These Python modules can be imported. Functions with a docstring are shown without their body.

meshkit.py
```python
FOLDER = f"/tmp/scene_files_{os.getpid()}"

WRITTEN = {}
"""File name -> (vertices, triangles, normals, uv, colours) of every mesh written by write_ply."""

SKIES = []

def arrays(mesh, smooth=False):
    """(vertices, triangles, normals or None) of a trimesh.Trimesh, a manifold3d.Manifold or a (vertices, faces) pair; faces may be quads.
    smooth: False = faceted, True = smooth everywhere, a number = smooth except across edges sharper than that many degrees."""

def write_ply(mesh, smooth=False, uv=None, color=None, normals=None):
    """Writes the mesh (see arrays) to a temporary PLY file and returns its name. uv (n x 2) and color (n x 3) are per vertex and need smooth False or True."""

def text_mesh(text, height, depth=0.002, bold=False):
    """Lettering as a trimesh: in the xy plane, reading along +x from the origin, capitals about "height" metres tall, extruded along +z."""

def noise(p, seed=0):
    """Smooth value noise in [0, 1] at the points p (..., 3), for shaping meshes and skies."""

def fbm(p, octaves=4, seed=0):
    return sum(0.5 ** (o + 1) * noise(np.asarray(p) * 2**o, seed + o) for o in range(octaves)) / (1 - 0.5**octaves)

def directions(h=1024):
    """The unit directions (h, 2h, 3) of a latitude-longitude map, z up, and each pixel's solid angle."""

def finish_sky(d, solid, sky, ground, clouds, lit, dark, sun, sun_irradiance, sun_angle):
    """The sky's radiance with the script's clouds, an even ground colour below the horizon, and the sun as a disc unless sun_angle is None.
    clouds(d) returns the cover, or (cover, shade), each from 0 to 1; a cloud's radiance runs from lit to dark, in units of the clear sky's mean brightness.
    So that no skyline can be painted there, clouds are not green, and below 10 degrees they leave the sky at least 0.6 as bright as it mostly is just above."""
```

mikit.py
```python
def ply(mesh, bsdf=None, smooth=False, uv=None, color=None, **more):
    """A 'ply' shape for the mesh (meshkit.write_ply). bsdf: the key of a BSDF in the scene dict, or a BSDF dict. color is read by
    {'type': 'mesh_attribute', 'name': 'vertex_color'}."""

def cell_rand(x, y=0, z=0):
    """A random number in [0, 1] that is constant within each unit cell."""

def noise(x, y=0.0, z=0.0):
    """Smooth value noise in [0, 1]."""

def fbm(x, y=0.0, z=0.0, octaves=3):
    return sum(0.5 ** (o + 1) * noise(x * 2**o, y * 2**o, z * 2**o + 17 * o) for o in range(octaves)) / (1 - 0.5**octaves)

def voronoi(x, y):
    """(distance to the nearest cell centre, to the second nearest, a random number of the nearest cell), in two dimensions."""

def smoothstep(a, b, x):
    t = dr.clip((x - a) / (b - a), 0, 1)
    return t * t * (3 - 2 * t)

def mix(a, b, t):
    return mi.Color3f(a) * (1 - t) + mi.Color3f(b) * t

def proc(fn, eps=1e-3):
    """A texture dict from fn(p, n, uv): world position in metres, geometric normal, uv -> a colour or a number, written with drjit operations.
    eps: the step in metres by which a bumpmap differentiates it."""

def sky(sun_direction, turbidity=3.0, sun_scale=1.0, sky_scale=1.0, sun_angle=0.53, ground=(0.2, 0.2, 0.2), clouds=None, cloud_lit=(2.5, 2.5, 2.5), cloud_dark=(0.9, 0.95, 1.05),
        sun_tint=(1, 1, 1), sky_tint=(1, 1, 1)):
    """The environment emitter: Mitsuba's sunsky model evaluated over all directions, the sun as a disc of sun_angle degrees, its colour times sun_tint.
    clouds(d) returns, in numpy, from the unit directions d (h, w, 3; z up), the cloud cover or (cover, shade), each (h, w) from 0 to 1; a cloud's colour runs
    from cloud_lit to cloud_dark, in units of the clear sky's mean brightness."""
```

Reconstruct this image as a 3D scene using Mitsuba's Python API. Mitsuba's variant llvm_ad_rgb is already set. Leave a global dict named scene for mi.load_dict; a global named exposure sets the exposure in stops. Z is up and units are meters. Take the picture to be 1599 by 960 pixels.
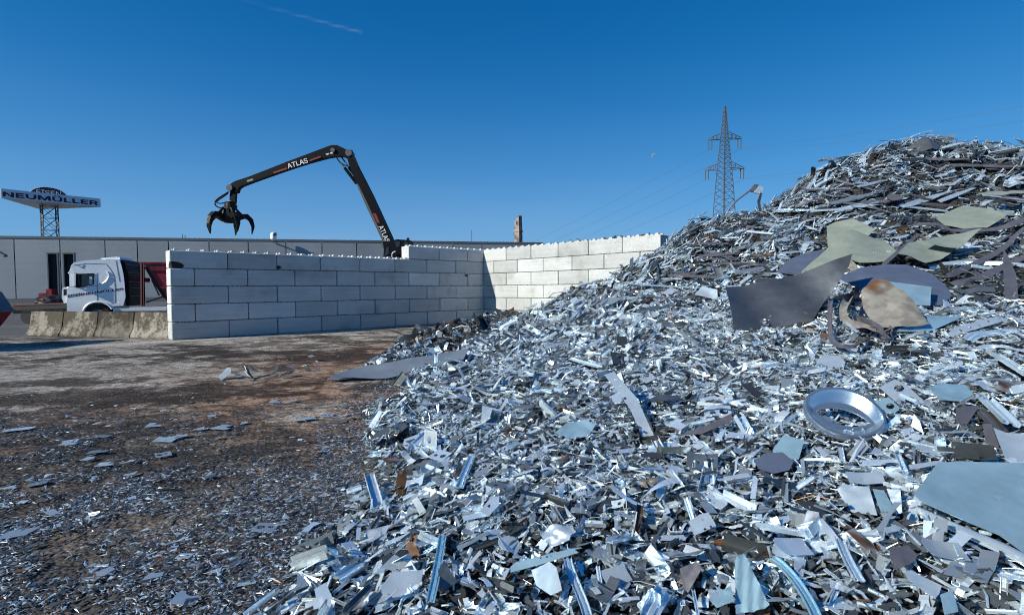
import math, random
import numpy as np, trimesh, mitsuba as mi, drjit as dr
import manifold3d as m3
import meshkit, mikit
from mikit import proc, fbm, noise, voronoi, cell_rand, smoothstep, mix
from scipy.interpolate import RBFInterpolator
from scipy.ndimage import map_coordinates
from shapely.geometry import Polygon, Point, box as sbox
from shapely import affinity
T = mi.ScalarTransform4f
rng = np.random.default_rng(7)
random.seed(7)

# ------------------------------------------------------------------ camera, sky, exposure
F, PITCH, ROLL, EYE = 822., .0355, -.0073, 1.632
CP, SP, CR, SR = math.cos(PITCH), math.sin(PITCH), math.cos(ROLL), math.sin(ROLL)
def ray(px, py):
    a, b = (px - 799.5) / F, (py - 480) / F
    x, y = CR * a + SR * b, -SR * a + CR * b
    return np.array([x, CP - y * SP, -SP - y * CP])
O = np.array([0, 0, EYE])
def at(px, py, Y):
    d = ray(px, py); return O + d * (Y / d[1])
def gnd(px, py, z=0.):
    d = ray(px, py); return O + d * ((z - EYE) / d[2])
def onplane(px, py, P, n):
    d = ray(px, py); return O + d * (np.dot(np.asarray(P, float) - O, n) / np.dot(d, n))
def proj(P):
    P = np.asarray(P, float); X, Y, Z = P[..., 0], P[..., 1], P[..., 2] - EYE
    d, u = Y * CP - Z * SP, Y * SP + Z * CP
    x, y = F * X / d, -F * u / d
    return 799.5 + CR * x - SR * y, 480 + SR * x + CR * y

up = [-SR * 1.0, SP * CR, CP * CR]
scene = {'camera': {'type': 'perspective', 'fov': math.degrees(2 * math.atan(799.5 / F)), 'fov_axis': 'x', 'near_clip': .05, 'far_clip': 9000.,
                    'to_world': T().look_at(origin=[0, 0, EYE], target=[0, CP, EYE - SP], up=up)}}
labels = {}
SUN = np.array([-1.569, -.947, 1.0]); SUN /= np.linalg.norm(SUN)
tr_a, tr_b = (v / np.linalg.norm(v) for v in (ray(330, -12), ray(566, 52)))
def clouds(d):
    n = np.cross(tr_a, tr_b); L = np.linalg.norm(n); n = n / L
    off = np.degrees(np.abs(d @ n))
    t = (d @ np.cross(n, tr_a)) / L
    w = np.clip(t, 0, 1) ** 1.2 * (t < 1.0) * (d @ tr_a > .5)
    trail = np.exp(-(off / .09) ** 2) * w * .21
    el = np.degrees(np.arcsin(np.clip(d[..., 2], 0, 1)))
    wisp = meshkit.fbm(d * np.array([3, 3, 22]), 4, 3)            # thin haze and faint cirrus low over the horizon
    haze = .78 * np.exp(-(el / 11.) ** 1.6) * (.86 + .28 * wisp)
    return np.maximum(trail, haze), np.where(trail > haze, 0., 1.)
exposure = 2.25
scene['sky'] = mikit.sky(SUN, turbidity=2.2, sun_scale=1.0, sun_tint=(.85, 1.04, 1.36), sky_scale=.52, sky_tint=(.03, .85, 1.52), clouds=clouds, cloud_lit=(1.9, 2.8, 3.6), cloud_dark=(1.6, 2.65, 4.05), ground=(.12, .12, .12))

# ------------------------------------------------------------------ helpers
count = {}
def ply(mesh, bsdf, *a, **k): return mikit.ply(mesh, 'mat_' + bsdf, *a, **k)
def num(name):
    k = count.get(name, 0); count[name] = k + 1
    return name if k == 0 else f'{name}_{k:03d}'
def tag(key, label=None, cat=None, group=None, kind=None):
    d = {}
    for a, b in (('label', label), ('category', cat), ('group', group), ('kind', kind)):
        if b: d[a] = b
    labels[key] = d
def thing(name, label, cat, group=None):
    key = num(name); tag(key, label, cat, group); return key
def part(parent, name, mesh, bsdf, smooth=False, label=None, kind=None, **kw):
    key = num(parent + '__' + name)
    scene[key] = ply(mesh, bsdf, smooth, **kw)
    if label or kind: tag(key, label, None, None, kind)
    return key
def solo(name, mesh, bsdf, label, cat, group=None, smooth=False, **kw):
    key = thing(name, label, cat, group); scene[key] = ply(mesh, bsdf, smooth, **kw); return key
def unit(v):
    v = np.asarray(v, float); return v / np.linalg.norm(v, axis=-1, keepdims=True)
cat = trimesh.util.concatenate
def TM(v, f): return trimesh.Trimesh(np.asarray(v, float), np.asarray(f), process=False)
def box(c, s, R=None):
    m = trimesh.creation.box(extents=s)
    if R is not None: m.apply_transform(np.block([[np.asarray(R), np.zeros((3, 1))], [np.zeros((1, 3)), np.ones((1, 1))]]))
    m.apply_translation(c); return m
def bar(p, q, w=.1, d=None, upv=(0, 0, 1)):
    p, q = np.asarray(p, float), np.asarray(q, float)
    x = unit(q - p); u = np.asarray(upv, float)
    if abs(np.dot(x, u)) > .95: u = np.array([1., 0, 0])
    y = unit(np.cross(u, x)); z = np.cross(x, y)
    return box((p + q) / 2, [np.linalg.norm(q - p), w, d or w], np.stack([x, y, z], 1))
def tube(pts, r, sides=8):
    pts = np.asarray(pts, float)
    import sys
    t = np.gradient(pts, axis=0); t = unit(t)
    ref = np.array([0, 0, 1.]) if abs(t[:, 2]).mean() < .8 else np.array([1., 0, 0])
    a = unit(np.cross(t, ref)); b = np.cross(t, a)
    ang = np.arange(sides) * 2 * np.pi / sides
    r = np.broadcast_to(r, (len(pts),))
    v = pts[:, None] + r[:, None, None] * (np.cos(ang)[None, :, None] * a[:, None] + np.sin(ang)[None, :, None] * b[:, None])
    n = len(pts); f = []
    for i in range(n - 1):
        for j in range(sides):
            k = (j + 1) % sides
            f += [[i * sides + j, i * sides + k, (i + 1) * sides + k], [i * sides + j, (i + 1) * sides + k, (i + 1) * sides + j]]
    v = np.vstack([v.reshape(-1, 3), pts[:1], pts[-1:]])
    for j in range(sides):
        k = (j + 1) % sides
        f += [[n * sides, k, j], [n * sides + 1, (n - 1) * sides + j, (n - 1) * sides + k]]
    m = TM(v, f); trimesh.repair.fix_normals(m); return m
def cbox(s, c):
    """box with chamfered edges, centred"""
    h = np.asarray(s) / 2; P = []
    for sx in (-1, 1):
        for sy in (-1, 1):
            for sz in (-1, 1):
                q = np.array([sx, sy, sz])
                for k in range(3):
                    e = h - c; e[k] = h[k]; P.append(q * e)
    return trimesh.convex.convex_hull(np.array(P))
def tri2d(poly, sub=0):
    v, f = trimesh.creation.triangulate_polygon(poly, engine='earcut')
    v, f = np.asarray(v, float), np.asarray(f)
    for _ in range(sub): v, f = trimesh.remesh.subdivide(np.c_[v, np.zeros(len(v))] if v.shape[1] == 2 else v, f)
    v = v[:, :2]
    a = v[f[:, 1]] - v[f[:, 0]]; b = v[f[:, 2]] - v[f[:, 0]]
    neg = (a[:, 0] * b[:, 1] - a[:, 1] * b[:, 0]) < 0
    f[neg] = f[neg][:, ::-1]
    return v, f
def solid2d(poly, fn, th, sub=0):
    """closed sheet: poly in (u,v), fn(uv) -> (points, normals), thickness th"""
    v, f = tri2d(poly, sub)
    P, N = fn(v)
    n = len(v)
    e = np.vstack([f[:, [0, 1]], f[:, [1, 2]], f[:, [2, 0]]])
    ks = set(map(tuple, e)); bd = np.array([x for x in map(tuple, e) if (x[1], x[0]) not in ks])
    V = np.vstack([P + N * th / 2, P - N * th / 2])
    a, b = bd[:, 0], bd[:, 1]
    Fc = np.vstack([f, f[:, ::-1] + n, np.c_[a + n, b + n, b], np.c_[a + n, b, a]])
    return TM(V, Fc)
def prism(P3, n, th):
    """polygon given as 3-D points lying in a plane with normal n, extruded from the plane by th along -n"""
    P3 = np.asarray(P3, float); n = unit(n); o = P3[0]
    ex = unit(np.cross([0, 0, 1.], n)) if abs(n[2]) < .9 else unit(np.cross([0, 1., 0], n)); ey = np.cross(n, ex)
    poly = Polygon(np.c_[(P3 - o) @ ex, (P3 - o) @ ey]).buffer(0)
    if poly.geom_type != 'Polygon': poly = max(poly.geoms, key=lambda g: g.area)
    return solid2d(poly, lambda v: (o + v[:, :1] * ex + v[:, 1:] * ey - n * th / 2, np.broadcast_to(n, (len(v), 3))), th)
def text(txt, Oo, ex, ey, h, w, depth=.02, bold=True):
    m = meshkit.text_mesh(txt, h, depth, bold)
    b = m.bounds
    m.apply_translation(-b[0]); m.apply_scale([w / (b[1][0] - b[0][0]), h / (b[1][1] - b[0][1]), 1])
    ex, ey = unit(ex), unit(ey); ez = unit(np.cross(ex, ey))
    M = np.eye(4); M[:3, :3] = np.stack([ex, ey, ez], 1); M[:3, 3] = Oo
    m.apply_transform(M); return m
def cyl(p, q, r, n=20):
    m = trimesh.creation.cylinder(radius=r, segment=[p, q], sections=n); return m
def uvc(m, a, b): return np.tile([a, b], (len(m.vertices), 1))

# ------------------------------------------------------------------ materials
def mat(key, d): scene['mat_' + key] = d
def P(color, rough=.6, metallic=0., spec=.4, **k):
    return {'type': 'principled', 'base_color': {'type': 'rgb', 'value': list(color)} if isinstance(color, (tuple, list)) else color,
            'roughness': rough, 'metallic': metallic, 'specular': spec, **k}
def steel_col(p, n, uv):
    t = uv.x
    g = dr.clip(t, 0, 1)
    q = fbm(p.x * 9, p.y * 9, p.z * 9, 2)
    c = mi.Color3f(.85, .97, 1.05) * g * (.82 + .36 * q)
    r = smoothstep(.0, .9, (t - 1) * 1.2 + (noise(p.x * 22, p.y * 22, p.z * 22) - .5) * .8)
    return mix(c, mi.Color3f(.20, .105, .055) * (.5 + q), dr.select(t > 1, r, 0))
def steel_rough(p, n, uv):
    return dr.clip(uv.y * (.75 + .5 * noise(p.x * 14, p.y * 14, p.z * 14)), .08, 1)
mat('steel', P(proc(steel_col), proc(steel_rough), .68, .6))
def sheet_col(c, var, scr=0.):
    def fn(p, n, uv):
        q = fbm(p.x * 5, p.y * 5, p.z * 9, 3); s = noise(p.x * 40, p.y * 40, p.z * 40)
        k = 1 + var * (q - .5) * 2 + .1 * (s - .5)
        o = mi.Color3f(*c) * k
        if scr:
            z = smoothstep(.985, 1., 1 - dr.abs(fbm(p.x * 3.1 + 7, p.y * 2.3, p.z * 4, 3) - .5) * 6) * scr
            o = mix(o, mi.Color3f(.7, .74, .78), z)
        return o
    return proc(fn)
mat('blue_sheet', P(sheet_col((.42, .64, .74), .28, .5), .36, .66))
mat('pale_sheet', P(sheet_col((.68, .80, .88), .16, .25), .33, .68))
mat('dark_sheet', P(sheet_col((.165, .175, .19), .28, .3), .38, .7))
mat('olive_sheet', P(sheet_col((.195, .225, .20), .2), .5, 0., .4))
mat('mauve_sheet', P(sheet_col((.125, .155, .23), .25, .1), .42, .4, .5))
mat('galvanised', P(sheet_col((.56, .66, .72), .25, .2), .27, .9))
mat('slate_sheet', P(sheet_col((.20, .24, .30), .2), .42, .5))
mat('grey_strip', P(sheet_col((.17, .165, .19), .3), .5, .55))
def rusty(p, n, uv):
    q = fbm(p.x * 4 + 3, p.y * 4, p.z * 4, 4)
    c = mix(mi.Color3f(.27, .255, .23), mi.Color3f(.19, .175, .16), smoothstep(.35, .65, fbm(p.x * 11, p.y * 11, p.z * 11, 3)))
    dq = dr.sqrt(dr.square(p.x - RUSTQ[0]) + dr.square(p.y - RUSTQ[1]) + dr.square(p.z - RUSTQ[2]))   # the rust sits on the plate's upper edge
    return mix(c, mi.Color3f(.15, .07, .03), smoothstep(.60, .80, q * .7 + .42 * smoothstep(.42, .05, dq)))
mat('rusty_sheet', P(proc(rusty), .6, .2))
mat('core', P((.035, .033, .034), .85, 0., .2))

def conc(p, n, uv):
    a = fbm(p.x * 1.3, p.y * 1.3, p.z * 1.3, 4)
    st = fbm(p.x * .9, p.y * .9, p.z * 14, 3)
    s = noise(p.x * 55, p.y * 55, p.z * 55)
    k = uv.x * (.76 + .34 * a + .22 * (st - .5) + .10 * (s - .5))
    dirt = smoothstep(.54, .86, fbm(p.x * 1.9 + 4, p.y * 1.9, p.z * 1.3, 4))
    low = smoothstep(.75, .0, p.z) * .25
    c = mi.Color3f(.97, 1.0, 1.0) * k
    return mix(c, mi.Color3f(.13, .125, .115), dr.clip(dirt * .28 + low * a, 0, 1))
def conc_b(p, n, uv):
    return fbm(p.x * 9, p.y * 9, p.z * 9, 3)
mat('concrete', {'type': 'bumpmap', 'arbitrary': proc(conc_b, .01), 'scale': .006, 'bsdf': P(proc(conc), .85, 0., .25)})
def conc_d(p, n, uv):
    a = fbm(p.x * 2.3, p.y * 2.3, p.z * 1.2, 4)
    drip = fbm(p.x * 7, p.y * 7, p.z * 1.1, 3)
    gr = fbm(p.x * 16, p.y * 16, p.z * 13, 3)
    c = mix(mi.Color3f(.27, .25, .215), mi.Color3f(.09, .078, .062), smoothstep(.36, .62, a + .2 * (drip - .5) + .5 * (gr - .5) + .18 * (p.z - .45)))
    c = mix(c, mi.Color3f(.05, .042, .034), smoothstep(.5, .72, drip) * .4)
    return c * (.8 + .4 * noise(p.x * 45, p.y * 45, p.z * 45)) * uv.x
mat('old_concrete', {'type': 'bumpmap', 'arbitrary': proc(lambda p, n, uv: fbm(p.x * 18, p.y * 18, p.z * 18, 3), .005), 'scale': .02, 'bsdf': P(proc(conc_d), .9, 0., .2)})
def panel(p, n, uv):
    w = fbm(p.x * .35, p.y * .35, p.z * .12, 3)
    rib = smoothstep(.86, 1., dr.abs(2 * (p.z * 1.0 - dr.floor(p.z * 1.0)) - 1))
    return mi.Color3f(.215, .243, .28) * uv.x * (.88 + .24 * w) * (1 - .12 * rib)
mat('panel', P(proc(panel), .5, .2, .4))
mat('dark_gap', P((.02, .021, .024), .8))
mat('trim', P((.10, .11, .125), .5, .3))
mat('black_paint', P((.004, .0045, .007), .5, 0., .12))
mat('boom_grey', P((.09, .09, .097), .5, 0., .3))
mat('black_rubber', P((.018, .018, .018), .8, 0., .2))
def worn(p, n, uv):
    q = fbm(p.x * 5, p.y * 5, p.z * 5, 3)
    return mix(mi.Color3f(.016, .015, .015), mi.Color3f(.11, .065, .04), smoothstep(.55, .8, q))
mat('grab_steel', P(proc(worn), .5, .5))
def wpaint(p, n, uv):
    q = fbm(p.x * 1.7, p.y * 1.7, p.z * 2.5, 3)
    return mi.Color3f(.80, .83, .86) * (.9 + .2 * q) * (1 - .35 * smoothstep(1.25, .55, p.z) * q)
mat('white_paint', P(proc(wpaint), .32, 0., .5, clearcoat=.4, clearcoat_gloss=.8))
def rpaint(p, n, uv):
    q = fbm(p.x * 2.1, p.y * 2.1, p.z * 1.4, 3)
    return mix(mi.Color3f(.27, .010, .024), mi.Color3f(.08, .008, .014), smoothstep(.4, .75, q))
mat('red_paint', P(proc(rpaint), .45, 0., .45))
mat('dark_red', P((.07, .012, .014), .5))
mat('orange_paint', P((.11, .03, .025), .6))
mat('letter_white', P((.58, .60, .64), .5))
mat('letter_navy', P((.016, .016, .03), .5))
mat('letter_crimson', P((.13, .012, .035), .5))
mat('letter_maroon', P((.10, .012, .025), .5))
mat('letter_red', P((.35, .025, .03), .5))
mat('stripe_red', P((.20, .03, .025), .5))
mat('sign_white', P((.80, .82, .84), .4))
mat('dark_glass', P((.015, .02, .025), .06, 0., .7))
mat('tyre', P((.02, .02, .021), .8))
mat('lattice', P((.11, .135, .165), .55, .3))
mat('lattice_dark', P((.10, .115, .13), .55, .5))
mat('tarp', P((.014, .014, .017), .55))
def brick(p, n, uv):
    q = fbm(p.x * 1.1, p.y * 1.1, p.z * .8, 3)
    c = mix(mi.Color3f(.34, .27, .24), mi.Color3f(.13, .10, .09), smoothstep(.42, .66, q))
    j = smoothstep(.75, 1., dr.abs(2 * (p.z * 4 - dr.floor(p.z * 4)) - 1))
    return mix(c, mi.Color3f(.36, .34, .31), j * .5)
mat('brick', P(proc(brick), .9))
mat('moon_white', {'type': 'diffuse', 'reflectance': {'type': 'rgb', 'value': [.20, .27, .35]}})

WO = np.array([-11.2963, 17.4071]); WA = .7571
U1 = np.array([math.cos(WA), math.sin(WA)]); N1 = np.array([U1[1], -U1[0]])
def ground_col(p, n, uv):
    x, y = p.x, p.y
    a = fbm(x * .42 + 9, y * .55, 0, 4); b = fbm(x * 1.7, y * 2.3, 0, 4); c = fbm(x * 7, y * 9, 0, 3); s = noise(x * 60, y * 60)
    t = a * .5 + b * .35 + c * .25
    col = mix(mi.Color3f(.045, .038, .034), mi.Color3f(.235, .20, .17), smoothstep(.36, .66, t))
    pale = smoothstep(.49, .64, b * .6 + c * .4 + .10 * (a - .5)) * smoothstep(4.2, 7.5, y)
    col = mix(col, mi.Color3f(.37, .35, .33), pale * .62)
    rz = smoothstep(-8.0, -3.5, x) * smoothstep(4.0, 5.5, y) * smoothstep(19., 13., y)
    rust = smoothstep(.33, .56, fbm(x * .75 + 31, y * .6 + 5, 0, 4) + .2 * (c - .5)) * rz
    col = mix(col, mix(mi.Color3f(.07, .039, .025), mi.Color3f(.24, .14, .088), smoothstep(.3, .7, b * .5 + c * .5)), rust * .85)
    fl = smoothstep(.54, .70, fbm(x * 11 + 3, y * 17, 0, 3)) * smoothstep(.42, .6, b * .6 + a * .4) * smoothstep(3.6, 5.5, y)
    col = mix(col, mi.Color3f(.40, .365, .33), fl * .55)
    col = col * (1 - .55 * smoothstep(.52, .72, fbm(x * 8 + 21, y * 12 + 7, 0, 3)))
    # oil stains and wheel grime with their own outlines
    for cx, cy, rx, ry in ((-7.4, 13.6, 4.2, .75), (-3.9, 12.6, 2.0, .8), (-6.0, 8.3, 3.2, .9), (-9.5, 9.4, 3.0, .6)):
        d = dr.square((x - cx) / rx) + dr.square((y - cy - .12 * (x - cx)) / ry) + (b - .5) * 2.2 + (c - .5)
        col = mix(col, mi.Color3f(.026, .019, .016), smoothstep(1.25, .35, d) * .8)
    # dust swept against the wall foot
    dw = -((x - float(WO[0])) * float(N1[0]) + (y - float(WO[1])) * float(N1[1])) * -1
    dust = smoothstep(1.3, .15, dw + (b - .5) * 1.4) * smoothstep(-.3, 0., dw)
    col = mix(col, mi.Color3f(.42, .395, .36), dust * .7)
    # swarf ground: dark and oily near the heap
    sw = smoothstep(6.6, 3.8, y + (a - .5) * 5 + .35 * (x + 2))
    col = mix(col, mix(mi.Color3f(.028, .026, .026), mi.Color3f(.10, .075, .058), smoothstep(.45, .7, c * .6 + b * .4)), sw * .85)
    far = smoothstep(21, 26, y - .25 * x)
    col = mix(col, mi.Color3f(.10, .10, .105) * (.8 + .4 * a), far)
    return col * (.78 + .6 * s)
def ground_b(p, n, uv):
    return fbm(p.x * 9, p.y * 9, 0, 4) + .6 * noise(p.x * 48, p.y * 48)
mat('ground_mat', {'type': 'bumpmap', 'arbitrary': proc(ground_b, .006), 'scale': .035, 'bsdf': P(proc(ground_col), .82, 0., .3)})

# ------------------------------------------------------------------ heap shape (a height field, built once in world metres)
toe = [(395, 1000), (400, 960), (425, 850), (440, 815), (480, 780), (545, 725), (585, 680), (600, 640), (640, 600), (690, 568), (745, 540), (790, 515)]
midp = [(800, 960, 2.45), (1200, 960, 2.2), (1599, 960, 1.95), (620, 850, 3.3), (800, 850, 3.0), (1200, 850, 2.65), (1599, 850, 2.4),
        (680, 720, 4.75), (800, 720, 4.4), (1200, 720, 3.7), (1599, 720, 3.2), (700, 600, 8.3), (800, 600, 7.3), (1000, 600, 6.3), (1300, 600, 5.3), (1599, 600, 4.6),
        (760, 555, 11.5), (830, 520, 12.5), (1000, 520, 9.5), (1300, 520, 7.5), (1599, 520, 6.6), (930, 465, 15.5), (1100, 450, 12.), (1300, 450, 10.), (1599, 450, 9.),
        (1100, 380, 14.), (1300, 380, 12.4), (1599, 380, 11.3), (1300, 300, 14.6), (1450, 300, 14), (1599, 300, 13.7)]
crest = [(830, 492, 20, -.34), (900, 462, 18.5, -.16), (960, 432, 17.2, -.05), (1010, 400, 16.3, -.07), (1045, 374, 15.8, -.02), (1100, 350, 15.6, 0), (1150, 345, 15.6, -.03),
         (1190, 330, 15.6, -.05), (1230, 300, 15.8, -.26), (1260, 275, 16, -.07), (1310, 252, 16.3, -.02), (1370, 237, 16.5, -.01), (1440, 218, 16.8, -.01),
         (1500, 222, 17, -.15), (1599, 232, 17.2, -.25), (1750, 235, 17.4, 0), (1950, 240, 17.5, 0)]
C = []
for a, b in toe:
    g = gnd(a, b); C += [g, g + [-1.5, 0, -.45]]
for a, b, c in midp: C.append(at(a, b, c))
for a, b, c, dz in crest:
    q = at(a, b, c); q[2] += dz - .06; C.append(q); z = q[2]
    w = np.array([.35, 1, 0]) if a < 1000 else np.array([.15, 1, 0])
    C.append(q + w * z / .75 + [0, .5, -z])
C += [np.array(p, float) for p in [(4, .2, .1), (7, 1.5, .8), (7, -2, 0), (12, 0, 1.2), (12, 5, 2.), (18, 4, 2.4), (18, 10, 3.9), (22, 10, 4), (22, 17, 6), (-.8, 1, -.2), (1, .3, -.1), (-.5, -2, -.5), (3, -2, -.3)]]
C = np.array(C)
HX0, HY0, HS = -5., -2., .1
hx, hy = np.arange(HX0, 25, HS), np.arange(HY0, 29, HS)
_g = np.stack(np.meshgrid(hx[::2], hy[::2], indexing='ij'), -1)
_h = RBFInterpolator(C[:, :2], C[:, 2], kernel='thin_plate_spline', smoothing=.02)(_g.reshape(-1, 2)).reshape(_g.shape[:2])
GX, GY = np.meshgrid(hx, hy, indexing='ij')
HF = map_coordinates(_h, [np.arange(len(hx))[:, None] / 2 + 0 * GX, np.arange(len(hy))[None] / 2 + 0 * GX], order=1, mode='nearest')
dist = np.hypot(GX, GY)
_p = np.stack([GX, GY, 0 * GX], -1)
lump = np.interp(dist, [2, 5, 9, 14], [.05, .09, .16, .34])
HF = HF + lump * (meshkit.fbm(_p * np.array([1.1, 1.6, 1]), 3, 5) - .5) * 1.5 + lump * .35 * (meshkit.fbm(_p * 4.5, 2, 8) - .5)
HF = HF + .13 * np.clip(HF / .07, -.5, 1) - .10 * np.clip((HF - 1.2) / 1., 0, 1)   # a steep little bank at the toe
def hsample(A, x, y): return map_coordinates(A, [(np.atleast_1d(x) - HX0) / HS, (np.atleast_1d(y) - HY0) / HS], order=1, mode='nearest')
HN = np.stack([-np.gradient(HF, HS, axis=0), -np.gradient(HF, HS, axis=1), np.ones_like(HF)], -1); HN /= np.linalg.norm(HN, axis=-1, keepdims=True)
def height(x, y): return hsample(HF, x, y)
def hnormal(x, y): return unit(np.stack([hsample(HN[..., k], x, y) for k in range(3)], -1))
def surf(px, py):
    """where a line of sight first meets the heap (or the yard)"""
    d = ray(px, py); t = np.arange(1.2, 30, .02) / d[1]
    Q = O + d * t[:, None]
    i = np.argmax(Q[:, 2] <= np.maximum(height(Q[:, 0], Q[:, 1]), 0))
    return Q[i]
def hfmesh(A, x0, x1, y0, y1, step, off, smooth_f=None):
    xs, ys = np.arange(x0, x1, step), np.arange(y0, y1, step)
    X, Y = np.meshgrid(xs, ys, indexing='ij'); Z = hsample(A, X, Y) - off
    v = np.stack([X, Y, Z], -1).reshape(-1, 3)
    i, j = np.meshgrid(np.arange(len(xs) - 1), np.arange(len(ys) - 1), indexing='ij'); q = (i * len(ys) + j).ravel(); m = len(ys)
    f = np.vstack([np.c_[q, q + m, q + m + 1], np.c_[q, q + m + 1, q + 1]])
    f = f[v[f, 2].max(1) > -.1]
    return v, f

# ------------------------------------------------------------------ the setting: ground
def spread(lo, hi, step, far): 
    a = np.arange(lo, hi + 1e-6, step); e = np.array([3, 8, 20, 50, 120, 300, 800, 2500.]) * far
    return np.concatenate([lo - e[::-1], a, hi + e])
gx, gy = spread(-24, 8, .25, 1), spread(-4, 28, .25, 1)
X, Y = np.meshgrid(gx, gy, indexing='ij')
w = np.clip((np.minimum(np.minimum(X + 24, 8 - X), np.minimum(Y + 4, 28 - Y))) / 3, 0, 1)
Z = w * ((meshkit.fbm(np.stack([X * .5, Y * .5, 0 * X], -1), 3, 2) - .5) * .05 + (meshkit.fbm(np.stack([X * 2, Y * 2, 0 * X], -1), 2, 4) - .5) * .02)
i, j = np.meshgrid(np.arange(len(gx) - 1), np.arange(len(gy) - 1), indexing='ij'); q = (i * len(gy) + j).ravel(); m = len(gy)
scene['ground'] = ply((np.stack([X, Y, Z], -1).reshape(-1, 3), np.vstack([np.c_[q, q + m, q + m + 1], np.c_[q, q + m + 1, q + 1]])), 'ground_mat', True)
tag('ground', 'stained concrete scrapyard ground with rust, dust and metal swarf', None, None, 'structure')

# ------------------------------------------------------------------ concrete block walls
BH, BL, BT = .6, 1.678, .6
def block(s0, s1, z0, top, chip=None):
    L = s1 - s0 - .026
    m = cbox([L, BT, BH - .02], .02)
    if chip:
        b = m3.Manifold.hull_points(m.vertices)
        for (a, y, z, r) in chip:
            s = trimesh.creation.icosphere(subdivisions=2, radius=r); s.vertices *= 1 + .35 * (meshkit.noise(s.vertices * 9 / r * .3, 3)[:, None] - .5)
            s.apply_scale([1.6, 1, .8]); s.apply_translation([a, y, z])
            b = b - m3.Manifold(m3.Mesh(np.asarray(s.vertices, np.float32), np.asarray(s.faces, np.uint32)))
        mm = b.to_mesh(); m = TM(mm.vert_properties[:, :3], mm.tri_verts)
    ms = [m]
    if top:
        n = max(1, int(round(L / .42)))
        for k in range(n):
            for yy in (-.15, .15):
                c = np.array([-L / 2 + (k + .5) * L / n, yy, (BH - .02) / 2]); a, b_ = .095, .05
                pts = [c + [sx * a, sy * a, -.01] for sx in (-1, 1) for sy in (-1, 1)] + [c + [sx * b_, sy * b_, .075] for sx in (-1, 1) for sy in (-1, 1)]
                ms.append(trimesh.convex.convex_hull(np.array(pts)))
    m = cat(ms) if len(ms) > 1 else m
    return m
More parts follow.
